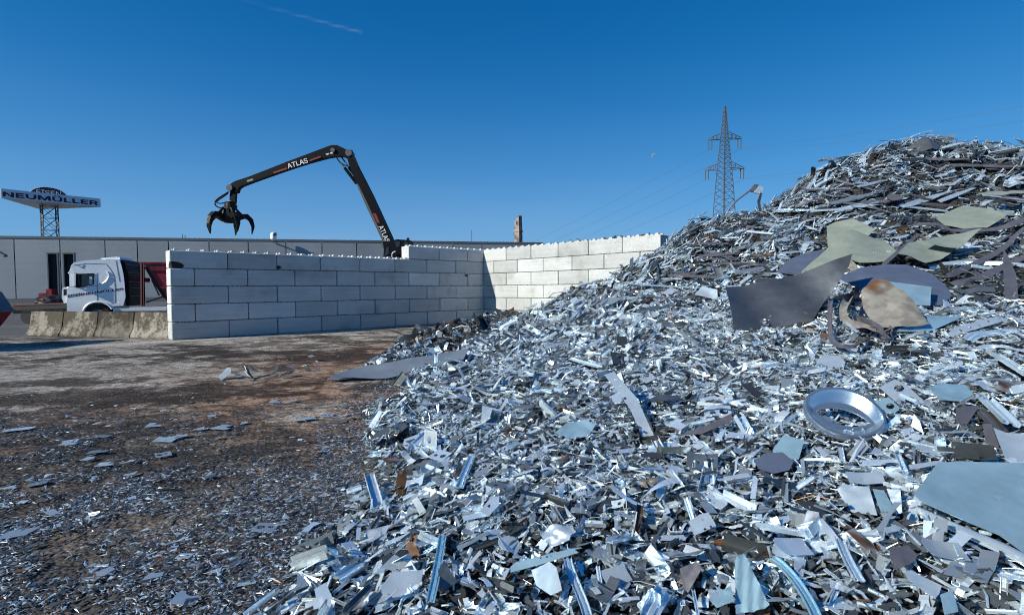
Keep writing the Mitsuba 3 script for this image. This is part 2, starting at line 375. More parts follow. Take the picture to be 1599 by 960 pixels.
def wall_core(key, o, u, n, s0, s1, z1):
    c = o + u * (s0 + s1) / 2 - n * BT / 2
    part(key, 'joint_fill', box([c[0], c[1], z1 / 2], [s1 - s0, BT - .12, z1], np.stack([np.r_[u, 0], np.r_[-n, 0], [0, 0, 1]], 1)), 'core')
def wall(key, o, u, n, courses, R):
    """courses: list of joint lists; blocks stand with their face on the line o + u s, body behind it (away from n)"""
    M = np.stack([np.r_[u, 0], np.r_[-n, 0], [0, 0, 1]], 1)
    for k, js in enumerate(courses):
        for s0, s1 in zip(js[:-1], js[1:]):
            last = k + 1 >= len(courses) or not any(a < s1 - .05 and b > s0 + .05 for a, b in zip(courses[k + 1][:-1], courses[k + 1][1:]))
            part_top = last or (k + 1 < len(courses) and courses[k + 1][0] > s0 + .1)
            chip = None
            if key == 'concrete_block_wall':
                if k == 4 and s0 == 0: chip = [((-(s1 - s0) / 2 + .12), -BT / 2, -.22, .19)]
                if k == 4 and abs(s0 - (.08 + 2 * BL)) < .02: chip = [(-(s1 - s0) / 2 + .03, -BT / 2, -.2, .1)]
                if k == 3 and abs(s0 - (.72 + 6 * 1.69)) < .1: chip = [((s1 - s0) / 2 - .05, -BT / 2, .2, .09)]
            if chip is None and R.random() < .35:
                chip = [(sx_ * (s1 - s0) / 2, -BT / 2, sz_ * BH / 2, R.uniform(.03, .065)) for sx_, sz_ in ((R.choice([-1, 1]), R.choice([-1, 1])), (R.uniform(-.8, .8), R.choice([-1, 1])))]
            m = block(s0, s1, k * BH, part_top, chip)
            c = o + u * ((s0 + s1) / 2) - n * (BT / 2 + R.normal(0, .007))
            m.apply_transform(np.block([[M, np.array([[c[0]], [c[1]], [k * BH + BH / 2]])], [np.zeros((1, 3)), np.ones((1, 1))]]))
            part(key, 'block', m, 'concrete', uv=uvc(m, R.uniform(.44, .62), 0))
R = np.random.default_rng(3)
odd = [0] + [.08 + BL * k for k in range(1, 8)] + [13.57 + BT]
even = [0] + [.72 + 1.69 * k for k in range(8)] + [13.57 + BT]
top6 = [x for x in even if x > 8.5]
wall(thing('concrete_block_wall', 'shaded stepped wall of large grey concrete blocks beside the truck and barriers', 'wall'), WO, U1, N1, [odd, even, odd, even, odd, top6], R)
CO = WO + U1 * 13.5706; U2 = N1; N2 = -U1
full = [BL * k for k in range(7)]; half = [0] + [BL * (k + .47) for k in range(6)] + [BL * 6]
wall_core('concrete_block_wall', WO, U1, N1, .07, 13.57, 4.95 * BH)
wall_core('concrete_block_wall', WO, U1, N1, top6[0] + .07, 13.5, 5.95 * BH)
wall(thing('concrete_block_wall', 'sunlit white concrete block wall behind the scrap heap', 'wall'), CO, U2, N2, [half, full] * 3, R)
wall_core('concrete_block_wall_001', CO, U2, N2, .07, BL * 6 - .07, 5.95 * BH)

# ------------------------------------------------------------------ traffic barriers
prof = np.array([[-.29, 0], [-.29, .07], [-.16, .33], [-.085, .9], [.085, .9], [.16, .33], [.29, .07], [.29, 0]])
bA, bB = gnd(40, 523.5), gnd(262, 528.5); bd = unit(bB - bA); bn = np.array([-bd[1], bd[0], 0]); bl = np.linalg.norm(bB - bA) / 4
def barrier(c, seed, L):
    n = 26; R = np.random.default_rng(seed)
    fine = []
    for a, b in zip(prof, np.roll(prof, -1, 0)):
        k = max(1, int(np.linalg.norm(b - a) / .07)); fine += [a + (b - a) * t / k for t in range(k)]
    fine = np.array(fine); m = len(fine); v = []
    for i in range(n):
        s = -L / 2 + L * i / (n - 1)
        for y, z in fine: v.append([s, y, z])
    v = np.array(v); d = meshkit.fbm(v * 5 + seed * 7, 3, seed) - .5; d2 = np.clip(meshkit.fbm(v * 3 + 50 + seed * 3, 2, seed) - .62, 0, 1)
    out = unit(np.c_[0 * v[:, 0], v[:, 1], .3 * (v[:, 2] - .3)]); v = v + out * (d * .006 - d2 * .13)[:, None] + [1, 0, 0] * ((d * .06)[:, None] * (np.abs(v[:, :1]) > L / 2 - .01))
    v[:, 2] = np.maximum(v[:, 2], 0)
    f = []
    for i in range(n - 1):
        for j in range(m):
            k = (j + 1) % m; f += [[i * m + j, (i + 1) * m + j, (i + 1) * m + k], [i * m + j, (i + 1) * m + k, i * m + k]]
    cap = trimesh.creation.triangulate_polygon(Polygon(fine), engine='earcut')[1]
    f += [list(t) for t in cap] + [list(t[::-1] + (n - 1) * m) for t in cap]
    t = TM(v, f); trimesh.repair.fix_normals(t)
    w = np.array([[bd[0], bn[0], 0, c[0]], [bd[1], bn[1], 0, c[1]], [0, 0, 1, 0], [0, 0, 0, 1]]); t.apply_transform(w); return t
for k, (lab, tone) in enumerate((('leftmost dirty concrete traffic barrier, its sloped end free', 1.0), ('second concrete traffic barrier from the left, brown and scraped', .92), ('third concrete traffic barrier from the left, darkest upper half', .62), ('pale concrete traffic barrier touching the block wall end', 1.15))):
    m = barrier(bA + bd * bl * (k + .5) + bn * .29, 11 + k, bl - .05)
    solo('traffic_barrier', m, 'old_concrete', lab, 'barrier', 'concrete traffic barriers in a row', uv=uvc(m, tone, 0))

# ------------------------------------------------------------------ grey hall
HA = at(0, 371, 80.); HD = np.array([.977, .215, 0]); HD /= np.linalg.norm(HD); HNo = np.array([HD[1], -HD[0], 0])
def hs(px):
    q = onplane(px, 440, HA, HNo); return float(np.dot(q - HA, HD))
HT = 9.95
def hp(s, z, d=0.): return HA * [1, 1, 0] + HD * s + [0, 0, z] + HNo * d
hall = thing('industrial_hall', 'long grey panelled industrial hall behind the block wall', 'building')
sL, sR = hs(-160), hs(846)
M = np.stack([HD, -HNo, [0, 0, 1]], 1)
part(hall, 'body', box(hp((sL + sR) / 2, HT / 2 - .1, -.5 - 20), [sR - sL, 40, HT - .2], M), 'dark_gap')
part(hall, 'plinth', box(hp((sL + sR) / 2, .35, -.05), [sR - sL, .5, .7], M), 'trim')
part(hall, 'coping', box(hp((sL + sR) / 2, HT + .05, -.1), [sR - sL + .4, .8, .35], M), 'trim')
joints = [-160, -48, 25.7, 96.8, 166.8, 217, 265.5, 328.5, 389.5, 448, 504, 558, 610, 660, 708, 753, 800, 846]
doors = [(77, 92.5), (101.5, 118)]
for a, b in zip(joints[:-1], joints[1:]):
    s0, s1 = hs(a) + .07, hs(b) - .07
    pg = sbox(s0, .7, s1, HT - .12)
    for x0, x1 in doors: pg = pg.difference(sbox(hs(x0), 0, hs(x1), 7.6))
    for g in getattr(pg, 'geoms', [pg]):
        if g.area < .3: continue
        m = solid2d(g, lambda v: (hp(0, 0, .1) + v[:, :1] * HD + v[:, 1:] * [0, 0, 1.], np.broadcast_to(HNo, (len(v), 3))), .2)
        part(hall, 'wall_panel', m, 'panel', uv=uvc(m, R.uniform(.93, 1.07), 0))
for k, (x0, x1) in enumerate(doors):
    d = part(hall, 'door', box(hp((hs(x0) + hs(x1)) / 2, 3.8, -.32), [hs(x1) - hs(x0), .1, 7.4], M), 'dark_gap')  # near-black slab, coloured as the dark interior of an open doorway
    fr = cat([box(hp(hs(x) , 3.8, .12), [.16, .3, 7.6], M) for x in (x0, x1)] + [box(hp((hs(x0) + hs(x1)) / 2, 7.62, .12), [hs(x1) - hs(x0) + .3, .3, .2], M)])
    part(d, 'frame', fr, 'trim')
for x, h in ((287, .9), (291, .7), (737, 2.3)):
    part(hall, 'roof_rod', bar(hp(hs(x), HT), hp(hs(x), HT + h), .09), 'trim')
# floodlight on the roof edge
fl = thing('floodlight', 'white floodlight on a bracket at the roof edge of the grey hall', 'lamp')
s = hs(432); part(fl, 'bracket', cat([bar(hp(s - .2, HT - .4, .3), hp(s, HT + .25, 1.6), .12), bar(hp(s + .3, HT - .5, .25), hp(s + .2, HT + .2, 1.6), .1)]), 'trim')
hd = trimesh.creation.capsule(height=.5, radius=.42, count=[16, 10]); hd.apply_scale([1.15, 1, 1]); hd.apply_translation(hp(s, HT + .55, 1.7)); part(fl, 'lamp_head', hd, 'sign_white', True)
part(fl, 'lens', box(hp(s + .35, HT + .85, 2.05), [.5, .15, .5], M), 'dark_glass')
# dark red machine parked at the hall door
rm = thing('red_tractor', 'small dark red machine parked in front of the hall door', 'tractor')
c = hp(hs(88), 0, 2.0); part(rm, 'bonnet', cat([box(c + [0, 0, 1.1], [1.7, 1.6, .8], M), box(c + [.5, 0, 1.7], [.7, 1.4, .8], M)]), 'red_paint')
for sx in (-.8, .7): part(rm, 'wheel', cyl(c + HD * sx + HNo * .9 + [0, 0, .45], c + HD * sx + HNo * .6 + [0, 0, .45], .45, 16), 'tyre')

# ------------------------------------------------------------------ three-sided roof sign on a lattice tower
sg = thing('rooftop_sign', 'white three-sided company sign with dark letters on a lattice tower', 'sign')
a = at(1, 309, 100.); zb = a[2]; b_ = onplane(157.3, 323.4, [0, 0, zb], np.array([0, 0, 1.]))
fd = unit(b_ - a); wd = np.linalg.norm(b_ - a); fn_ = np.array([fd[1], -fd[0], 0]); c_ = (a + b_) / 2 - fn_ * wd * .866
cen = (a + b_ + c_) / 3; SH = 1.75
tri = Polygon([(p[0], p[1]) for p in (a, b_, c_)])
part(sg, 'underside', solid2d(tri.buffer(-.15), lambda v: (np.c_[v, np.full(len(v), zb + .06)], np.tile([0, 0, 1.], (len(v), 1))), .1), 'sign_white')
part(sg, 'roof', solid2d(tri.buffer(-.15), lambda v: (np.c_[v, np.full(len(v), zb + SH - .05)], np.tile([0, 0, 1.], (len(v), 1))), .1), 'sign_white')
for p, q in ((a, b_), (b_, c_), (c_, a)):
    d = unit(q - p); n_ = np.array([d[1], -d[0], 0]); L = np.linalg.norm(q - p)
    k = part(sg, 'panel', box((p + q) / 2 + [0, 0, SH / 2] - n_ * .06, [L, .12, SH], np.stack([d, -n_, [0, 0, 1]], 1)), 'sign_white')
    part(k, 'red_shadow', text('NEUMÜLLER', p + d * .38 + n_ * .003 + [0, 0, .27], d, [0, 0, 1], 1.12, L * .945, .015), 'letter_navy')
    part(k, 'lettering', text('NEUMÜLLER', p + d * .30 + n_ * .022 + [0, 0, .33], d, [0, 0, 1], 1.12, L * .945, .02), 'letter_crimson')
dc = cen + [0, 0, SH]; th_ = np.linspace(0, np.pi, 25)
dome = part(sg, 'dome', prism([dc + fd * 3. * math.cos(t) + [0, 0, -.1 + 1.9 * math.sin(t)] + fn_ * .3 for t in th_], fn_, .6), 'letter_navy')
part(dome, 'lettering', text('EISEN', dc - fd * 1.9 + fn_ * .303 + [0, 0, .22], fd, [0, 0, 1], .95, 3.8, .03, False), 'letter_white')
part(dome, 'rim', tube([dc + fd * 3.05 * math.cos(t) + [0, 0, -.1 + 1.95 * math.sin(t)] + fn_ * .3 for t in th_], .05, 6), 'sign_white')
tw = 1.2; lg = []
cs = [cen + fd * sx * tw + fn_ * sy * tw for sx, sy in ((-1, -1), (1, -1), (1, 1), (-1, 1))]
for p in cs: part(sg, 'leg', bar(p * [1, 1, 0], p * [1, 1, 0] + [0, 0, zb], .15), 'lattice_dark')
for z in np.arange(zb - .2, 1, -2.45):
    for p, q in zip(cs, cs[1:] + cs[:1]):
        p0, q0 = p * [1, 1, 0], q * [1, 1, 0]
        lg += [bar(p0 + [0, 0, z], q0 + [0, 0, z], .09), bar(p0 + [0, 0, z], q0 + [0, 0, z - 2.45], .08), bar(q0 + [0, 0, z], p0 + [0, 0, z - 2.45], .08)]
part(sg, 'bracing', cat(lg), 'lattice_dark')

# ------------------------------------------------------------------ pylon and power lines
py = thing('electricity_pylon', 'steel lattice electricity pylon with two cross-arms behind the heap', 'pylon')
PB = at(1131, 300, 100.) * [1, 1, 0]; ptop = at(1131, 166, 100.)[2]
def pw(z): return np.interp(z, [0, 22.5, 29.5, ptop], [2.2, 1.0, .52, .12]) 
def pc(z, k): a = [(-1, -1), (1, -1), (1, 1), (-1, 1)][k]; r = pw(z); ca, sa = math.cos(.35), math.sin(.35); x, y = a[0] * r, a[1] * r; return PB + [ca * x - sa * y, sa * x + ca * y, z]
zs = [0.]
while zs[-1] < ptop - .6: zs.append(min(ptop, zs[-1] + max(.75, 1.05 * pw(zs[-1]))))
for k in range(4): part(py, 'leg', cat([bar(pc(z0, k), pc(z1, k), .12) for z0, z1 in zip(zs[:-1], zs[1:])]), 'lattice')
br = []
for z0, z1 in zip(zs[:-1], zs[1:]):
    for k in range(4):
        br += [bar(pc(z0, k), pc(z1, (k + 1) % 4), .05), bar(pc(z0, (k + 1) % 4), pc(z1, k), .05)]
    br.append(bar(pc(z1, 0), pc(z1, 1), .06))
part(py, 'bracing', cat(br), 'lattice')
arms = []
ad = unit(np.array([1., -.12, 0]))
tips = []
for yy, half in ((217, 3.05), (264, 3.6)):
    z = at(1131, yy, 100.)[2]; ms = []
    for sgn in (-1, 1):
        tip = PB + ad * sgn * half + [0, 0, z - .1]; tips.append(tip)
        r = pw(z) + .05
        for o_ in (-1, 1):
            per = np.array([-ad[1], ad[0], 0]) * r * o_
            ms += [bar(PB + per + ad * sgn * r + [0, 0, z], tip, .11), bar(PB + per + ad * sgn * r + [0, 0, z + 1.15], tip + [0, 0, .2], .08)]
            for t in (.3, .6):
                ms.append(bar(PB + per * (1 - t) + ad * sgn * (r + (half - r) * t) + [0, 0, z], PB + per * (1 - t) + ad * sgn * (r + (half - r) * t) + [0, 0, z + 1.15 * (1 - t)], .08))
    arm = part(py, 'cross_arm', cat(ms), 'lattice_dark')
    for sgn in (-1, 1):
        for e in (0, -.55): 
            t0 = PB + ad * sgn * (half + e * 1.0 - .15) + [0, 0, z - .15]
            part(arm, 'insulator', cyl(t0, t0 - [0, 0, 1.75], .1, 8), 'trim')
def wire(p, q, sag, r, n=40):
    t = np.linspace(0, 1, n)[:, None]; pts = p * (1 - t) + q * t; pts[:, 2] -= (4 * sag * t * (1 - t))[:, 0]; return tube(pts, r, 5)
for k, tip in enumerate(tips):
    e1 = at(1830 + 40 * k, 118 + 26 * k, 62.); e2 = at(640 + 12 * k, 448 + 3 * k, 300.)
    st = tip - [0, 0, 1.9]
    m = cat([wire(st, e1, 1.2, .014), wire(st, e2, 4., .02)])
    solo('power_line', m, 'lattice', f'{["upper left", "upper right", "lower left", "lower right"][k]} power line hung from the pylon cross-arms', 'cable', 'power lines on the pylon')

# ------------------------------------------------------------------ ruined brick chimney
ch = thing('brick_chimney', 'old brick chimney with a broken top behind the sunlit wall', 'chimney')
CB = at(809.5, 380, 150.) * [1, 1, 0]; ctop = at(810, 337, 150.)[2]
ang = .62; e1 = np.array([math.cos(ang), -math.sin(ang), 0]); e2 = np.array([math.sin(ang), math.cos(ang), 0])
def ring_sq(z, r): return [CB + e1 * r * sx + e2 * r * sy + [0, 0, z] for sx, sy in ((-1, -1), (1, -1), (1, 1), (-1, 1))]
part(ch, 'shaft', trimesh.convex.convex_hull(np.array(ring_sq(0, 1.05) + ring_sq(ctop - 2.6, .80))), 'brick')
part(ch, 'band', trimesh.convex.convex_hull(np.array(ring_sq(ctop - 4.6, .98) + ring_sq(ctop - 4.2, .98))), 'brick')
up_ = [trimesh.convex.convex_hull(np.array([CB + e1 * x + e2 * y + [0, 0, z] for x in (x0, x1) for y in (y0, y1) for z in (ctop - 2.7, zt)])) for x0, x1, y0, y1, zt in
       ((-.78, -.2, -.78, .1, ctop - 1.5), (.05, .78, -.78, -.1, ctop - .1), (.1, .74, -.1, .78, ctop), (-.78, .1, .1, .78, ctop - .7))]
part(ch, 'broken_top', cat(up_), 'brick')
part(ch, 'ladder', cat([bar(CB - e1 * 1.15 + e2 * .2 + [0, 0, 2], CB - e1 * .95 + e2 * .2 + [0, 0, ctop - 3], .08), box(CB - e1 * 1.1 + [0, 0, ctop - 4.8], [.9, .9, .35])]), 'lattice_dark')

# ------------------------------------------------------------------ material handler (crane excavator)
ex = thing('material_handler', 'black scrap handling excavator with raised jointed arm and open claw behind the wall', 'excavator')
EY = 38.
def z4(pts, Y=EY): return [at(300 + x / 4.4417, 210 + y / 4.4417, Y) for x, y in pts]
FR = np.array([0, -1., 0])
stick = z4([(252, 362), (270, 340), (300, 322), (380, 297), (520, 243), (650, 192), (800, 136), (900, 98), (965, 74), (1005, 74), (1085, 112), (1112, 140), (1100, 168), (1040, 150), (985, 152), (940, 158), (800, 196), (700, 228), (560, 276), (420, 326), (340, 356), (318, 372), (308, 402), (262, 402)], EY - .22)
st = part(ex, 'stick', prism(stick, FR, .44), 'black_paint')
boom = z4([(1072, 152), (1095, 118), (1118, 150), (1140, 205), (1250, 420), (1395, 735), (1325, 742), (1262, 610), (1200, 470), (1140, 340), (1096, 240)], EY - .28)
bm = part(ex, 'boom', prism(boom, FR, .56), 'black_paint')
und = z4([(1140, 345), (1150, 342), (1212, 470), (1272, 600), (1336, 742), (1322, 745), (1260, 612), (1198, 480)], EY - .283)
part(bm, 'sunlit_edge', prism(und, FR, .54), 'boom_grey')  # lighter grey strip paints in the sunlit underside of the boom
for i_, (x0, y0, x1, y1) in enumerate(((1003, 165, 1062, 238), (1036, 158, 1090, 232))):
    p0, p1 = z4([(x0, y0), (x1, y1)], EY - .1 + .25 * i_); part(ex, 'piston_rod', cyl(p0, p1, .05, 10), 'lattice')
for i_, (x0, y0, x1, y1) in enumerate(((1058, 232, 1140, 340), (1088, 230, 1170, 340))):
    p0, p1 = z4([(x0, y0), (x1, y1)], EY - .1 + .25 * i_); part(ex, 'cylinder', cyl(p0, p1, .11, 12), 'black_paint')
for x, y, r in ((1095, 135, .24), (985, 118, .16), (275, 375, .22), (1350, 770, .3)):
    p0 = z4([(x, y)])[0]; part(ex, 'pin', cyl(p0 - [0, .36, 0], p0 + [0, .36, 0], r, 16), 'boom_grey')
def lettering(parent, txt, p0, p1, hh, Y, bsdf='letter_white'):
    q0, q1 = z4([p0, p1], Y); d = q1 - q0; upv = np.cross(FR, unit(d)); part(parent, 'lettering', text(txt, q0, d, upv, hh / 4.4417 * EY / F, np.linalg.norm(d), .012), bsdf)
lettering(st, 'ATLAS', (666, 238), (806, 196), 34, EY - .245)
lettering(bm, 'ATLAS', (1292, 640), (1342, 752), 34, EY - .305)
for parent, pts in ((st, [(560, 262), (655, 230), (660, 240), (570, 270)]), (st, [(812, 178), (890, 150), (896, 158), (820, 186)]), (bm, [(1253, 545), (1275, 550), (1302, 615), (1284, 612)])):
    part(parent, 'stripe', prism(z4(pts, EY - .3), FR, .03), 'stripe_red')
part(st, 'decal', prism(z4([(378, 318), (420, 306), (425, 318), (384, 330)], EY - .235), FR, .02), 'olive_sheet')
part(st, 'marker', cat([prism(z4([(925, 135), (945, 130), (952, 138), (934, 143)], EY - .235), FR, .02), prism(z4([(955, 126), (972, 123), (980, 131), (962, 136)], EY - .235), FR, .02)]), 'letter_white')
for pts in ([(1075, 118), (1092, 108), (1110, 112), (1112, 130)], [(1110, 150), (1130, 168), (1148, 205), (1146, 222)], [(1000, 160), (1020, 190), (1060, 215), (1090, 225)]):
    part(ex, 'hose', tube(np.array(z4(pts, EY - .3)), .04, 6), 'black_rubber')
gl = part(ex, 'hanger', prism(z4([(262, 385), (305, 380), (300, 420), (296, 480), (258, 480), (260, 430)], EY - .13), FR, .26), 'black_paint')
part(ex, 'rotator', cat([cyl(*z4([(266, 468), (266, 490)]), .34, 16), cyl(*z4([(268, 488), (268, 520)]), .42, 16)]), 'grab_steel')
part(ex, 'collar', cyl(*z4([(268, 464), (268, 473)]), .2, 12), 'letter_white')
gb = z4([(255, 555)])[0]
hub = trimesh.convex.convex_hull(np.vstack([np.array([gb + [r * math.cos(t), r * math.sin(t), dz] for t in np.linspace(0, 6.28, 13)]) for r, dz in ((.24, .75), (.34, .45), (.52, .0), (.58, -.4), (.3, -.6))]))
grab = part(ex, 'grab_body', hub, 'grab_steel')
def tine(az):
    # a curved shell tine in the vertical plane at azimuth az, hinged on the hub
    d = np.array([math.cos(az), math.sin(az), 0]); pr = [(.42, -.38), (.8, -.12), (1.15, -.08), (1.42, -.35), (1.54, -.8), (1.46, -1.35)]
    w_ = [.18, .22, .22, .19, .14, .03]; tt = [.15, .18, .17, .15, .11, .03]
    s_ = np.cross(d, [0, 0, 1.]); P_ = []
    pr = np.array(pr); tg = np.gradient(pr, axis=0); tg /= np.linalg.norm(tg, axis=1, keepdims=True)
    for (r, z), (tr, tz), w0, t0 in zip(pr, tg, w_, tt):
        c0 = gb + d * r + [0, 0, z]; nn = d * -tz + np.array([0, 0, tr])
        P_.append([c0 + s_ * w0 + nn * t0, c0 - s_ * w0 + nn * t0, c0 - s_ * w0 * .6 - nn * t0, c0 + s_ * w0 * .6 - nn * t0])
    ms = [trimesh.convex.convex_hull(np.array(P_[i_] + P_[i_ + 1])) for i_ in range(len(P_) - 1)]
    return cat(ms)
for az in (3.04, 4.30, 5.55, .53, 1.78): part(ex, 'claw', tine(az), 'grab_steel')
for az in (3.04, 4.30, 5.55, .53, 1.78):
    d = np.array([math.cos(az), math.sin(az), 0]); part(ex, 'claw_cylinder', cyl(gb + d * .42 + [0, 0, .45], gb + d * .85 + [0, 0, -.02], .08, 8), 'grab_steel')
def smooth(pts, n=24):
    pts = np.asarray(pts, float); k = len(pts); t = np.linspace(0, k - 1, n)
    from scipy.interpolate import make_interp_spline
    return make_interp_spline(np.arange(k), pts, k=min(3, k - 1))(t)
part(ex, 'hose', tube(smooth(z4([(252, 398), (205, 428), (165, 460), (162, 490), (190, 508), (225, 505)], EY - .25)), .05, 6), 'black_rubber')
part(ex, 'hose', tube(smooth(z4([(250, 405), (205, 440), (170, 470), (200, 478), (240, 470)], EY - .05)), .045, 6), 'black_rubber')
# cab, upper carriage, undercarriage (mostly behind the wall)
cab = z4([(1392, 735), (1420, 727), (1480, 730), (1500, 740), (1505, 800), (1505, 900), (1378, 900), (1380, 800)], EY - 1.1)
cb = part(ex, 'cab', prism(cab, FR, 1.9), 'black_paint')
part(cb, 'window', prism(z4([(1408, 742), (1442, 742), (1438, 775), (1416, 785)], EY - 1.13), FR, .05), 'dark_glass', label='side window catching a pale reflection')
part(cb, 'window', prism(z4([(1470, 745), (1498, 748), (1500, 790), (1468, 780)], EY - 1.13), FR, .05), 'dark_glass')
part(ex, 'boom_foot', prism(z4([(1322, 742), (1396, 735), (1400, 850), (1405, 900), (1322, 900), (1330, 800)], EY - .75), FR, 1.5), 'black_paint')
part(ex, 'windscreen', prism(z4([(1345, 788), (1365, 778), (1362, 830), (1335, 845)], EY - .78), FR, .05), 'dark_glass')
part(ex, 'mirror', cat([tube(smooth(z4([(1500, 742), (1515, 740), (1526, 752), (1530, 768)], EY - 1.3), 10), .05, 6), box(z4([(1498, 732)], EY - 1.2)[0], [.16, .16, .3])]), 'black_paint')
part(ex, 'handrail', tube(smooth(z4([(1388, 850), (1390, 825), (1410, 812)], EY - 1.3), 8), .05, 6), 'letter_white')
bx = z4([(1440, 900)])[0]
part(ex, 'upper_carriage', box([bx[0] + 1.2, EY, 1.9], [5.2, 2.7, 1.2]), 'black_paint')
part(ex, 'undercarriage', box([bx[0] + .6, EY, .95], [5., 1.6, .6]), 'boom_grey')
for sx in (-1.6, 2.4):
    for sy in (-1.15, 1.15): part(ex, 'wheel', cyl([bx[0] + .6 + sx, EY + sy - .25, .62], [bx[0] + .6 + sx, EY + sy + .25, .62], .62, 24), 'tyre')

# ------------------------------------------------------------------ truck
tk = thing('truck', 'white tractor truck with long-letter company name on the cab door, behind the barriers', 'truck')
TD = np.array([-.94, -.342, 0]); TM_ = np.array([.342, -.94, 0]); TR = at(193, 470, 25.7)
TR[2] = 0
def side(x, y, off=0.):
    q = onplane(80 + x / 8.416, 390 + y / 8.416, TR + TM_ * off, TM_); return q
def sp_(pts, off=0.): return [side(x, y, off) for x, y in pts]
cabp = sp_([(300, 165), (450, 140), (640, 128), (895, 128), (925, 220), (948, 330), (962, 450), (975, 620), (945, 735), (820, 742), (795, 775), (740, 715), (660, 690), (600, 688), (520, 705), (455, 750), (425, 805), (290, 805), (205, 745), (205, 515), (240, 480), (232, 300), (262, 200)])
cw = 2.45
cab_m = prism(cabp, TM_, cw)
man = m3.Manifold(m3.Mesh(np.asarray(cab_m.vertices, np.float32), np.asarray(cab_m.faces, np.uint32)))
win = prism(sp_([(318, 316), (558, 310), (552, 458), (330, 500)], .1), TM_, .16)
mw = m3.Manifold(m3.Mesh(np.asarray(win.vertices, np.float32), np.asarray(win.faces, np.uint32)))
try:
    r_ = man - mw
    if r_.num_tri() > 20:
        mm = r_.to_mesh(); cab_m = TM(mm.vert_properties[:, :3], mm.tri_verts)
except Exception: pass
tc = part(tk, 'cab', cab_m, 'white_paint')
dw = part(tk, 'side_window', prism(sp_([(318, 316), (558, 310), (552, 458), (330, 500)], -.045), TM_, .02), 'dark_glass')
part(dw, 'frame', cat([bar(*sp_([p0, p1], .004), .05, .02) for p0, p1 in (((338, 318), (556, 312)), ((556, 312), (550, 455)), ((550, 455), (346, 492)), ((346, 492), (338, 318)))]), 'black_rubber')
part(dw, 'seat_back', prism(sp_([(500, 350), (535, 350), (545, 455), (505, 460)], -.022), TM_, .02), 'letter_white')
part(tk, 'mirror', prism(sp_([(296, 315), (322, 302), (318, 470), (294, 488)], .28), TM_, .2), 'white_paint')
part(tk, 'mirror_arm', cat([bar(side(318, 310, 0), side(318, 310, .25), .06), bar(side(318, 475, 0), side(318, 475, .25), .06), prism(sp_([(323, 312), (331, 318), (330, 488), (319, 495)], .24), TM_, .12)]), 'black_rubber')
part(tk, 'roof_spoiler', prism(sp_([(640, 122), (655, 108), (885, 90), (905, 100), (898, 126)], -.3), TM_, 1.9), 'white_paint')
part(tk, 'sun_visor', prism(sp_([(215, 300), (262, 268), (272, 282), (236, 322)], -.05), TM_, cw - .1), 'white_paint')
part(tk, 'grille', prism(sp_([(140, 520), (165, 495), (208, 485), (208, 690), (165, 700), (140, 640)], -.12), TM_, cw - .24), 'white_paint')
part(tk, 'headlight', prism(sp_([(160, 520), (203, 515), (203, 590), (165, 600)], -.1), TM_, .1), 'dark_glass')
part(tk, 'bumper', prism(sp_([(205, 760), (270, 770), (420, 812), (420, 990), (215, 990), (205, 880)], .005), TM_, cw + .01), 'white_paint')
seam = [[(600, 300), (605, 470), (605, 690)], [(720, 185), (780, 260), (825, 340), (838, 480), (838, 690), (790, 705)], [(300, 200), (470, 180), (720, 185)], [(232, 480), (346, 497), (605, 470)], [(850, 140), (900, 420)]]
for l_ in seam: part(tc, 'door_seam', cat([bar(*sp_([p0, p1], .002), .022, .012) for p0, p1 in zip(l_[:-1], l_[1:])]), 'trim')
part(tc, 'side_crease', tube(smooth(sp_([(738, 292), (762, 340), (740, 395), (690, 440), (620, 462)], .0), 16), .05, 6), 'white_paint')
part(tc, 'wheel_arch_trim', tube(smooth(sp_([(425, 803), (455, 745), (520, 702), (600, 685), (670, 690), (745, 720), (800, 780)], .0), 24), .05, 6), 'white_paint')
part(tc, 'badge', cat([bar(*sp_([(352, 208), (405, 238)], .004), .05, .02), bar(*sp_([(405, 238), (432, 200)], .004), .03, .02)]), 'trim')
p0, p1, p2 = side(222, 628, .003), side(405, 600, .003), side(948, 528, .003)
upd = np.array([0, 0, 1.])
part(tc, 'lettering', text('EISEN', p0, p1 - p0, upd, .13, np.linalg.norm(p1 - p0), .008), 'letter_navy')
part(tc, 'lettering', text('NEUMÜLLER', p1 + unit(p2 - p1) * .03, p2 - p1, upd, .14, np.linalg.norm(p2 - p1) - .03, .008), 'letter_maroon', label='dark red company name along the door')
rb = [side(905, 130), side(960, 330), side(980, 620), side(975, 740)]
back = []
for p in rb: back += [p + TM_ * -.05 - TD * .02, p - TM_ * (cw - .05) - TD * .02, p - TM_ * .05 - TD * .14, p - TM_ * (cw - .05) - TD * .14]
bw = part(tk, 'rear_wall', trimesh.convex.convex_hull(np.array(back)), 'black_paint')
for x, y in ((915, 190), (945, 300), (965, 420), (975, 500), (980, 610)):
    p = side(x, y); part(bw, 'rib', bar(p - TM_ * .1 - TD * .18, p - TM_ * (cw - .1) - TD * .18, .05), 'trim')
part(tk, 'chassis_skirt', prism(sp_([(815, 757), (1560, 748), (1560, 800), (815, 806)], -.05), TM_, .35), 'white_paint')
part(tk, 'chassis', prism(sp_([(600, 775), (2100, 760), (2100, 830), (600, 845)], -.8), TM_, .8), 'black_paint')
def wheel_at(x, y, r=.51):
    c0 = side(x, y, -.05); c0[2] = r; w_ = part(tk, 'wheel', cyl(c0, c0 - TM_ * .32, r, 28), 'tyre'); part(w_, 'rim', cyl(c0 + TM_ * .01, c0 - TM_ * .1, r * .56, 20), 'lattice')
    part(tk, 'wheel', cyl(c0 - TM_ * 2.0, c0 - TM_ * 2.32, r, 28), 'tyre')
wheel_at(610, 850); wheel_at(1650, 850); wheel_at(2050, 850)
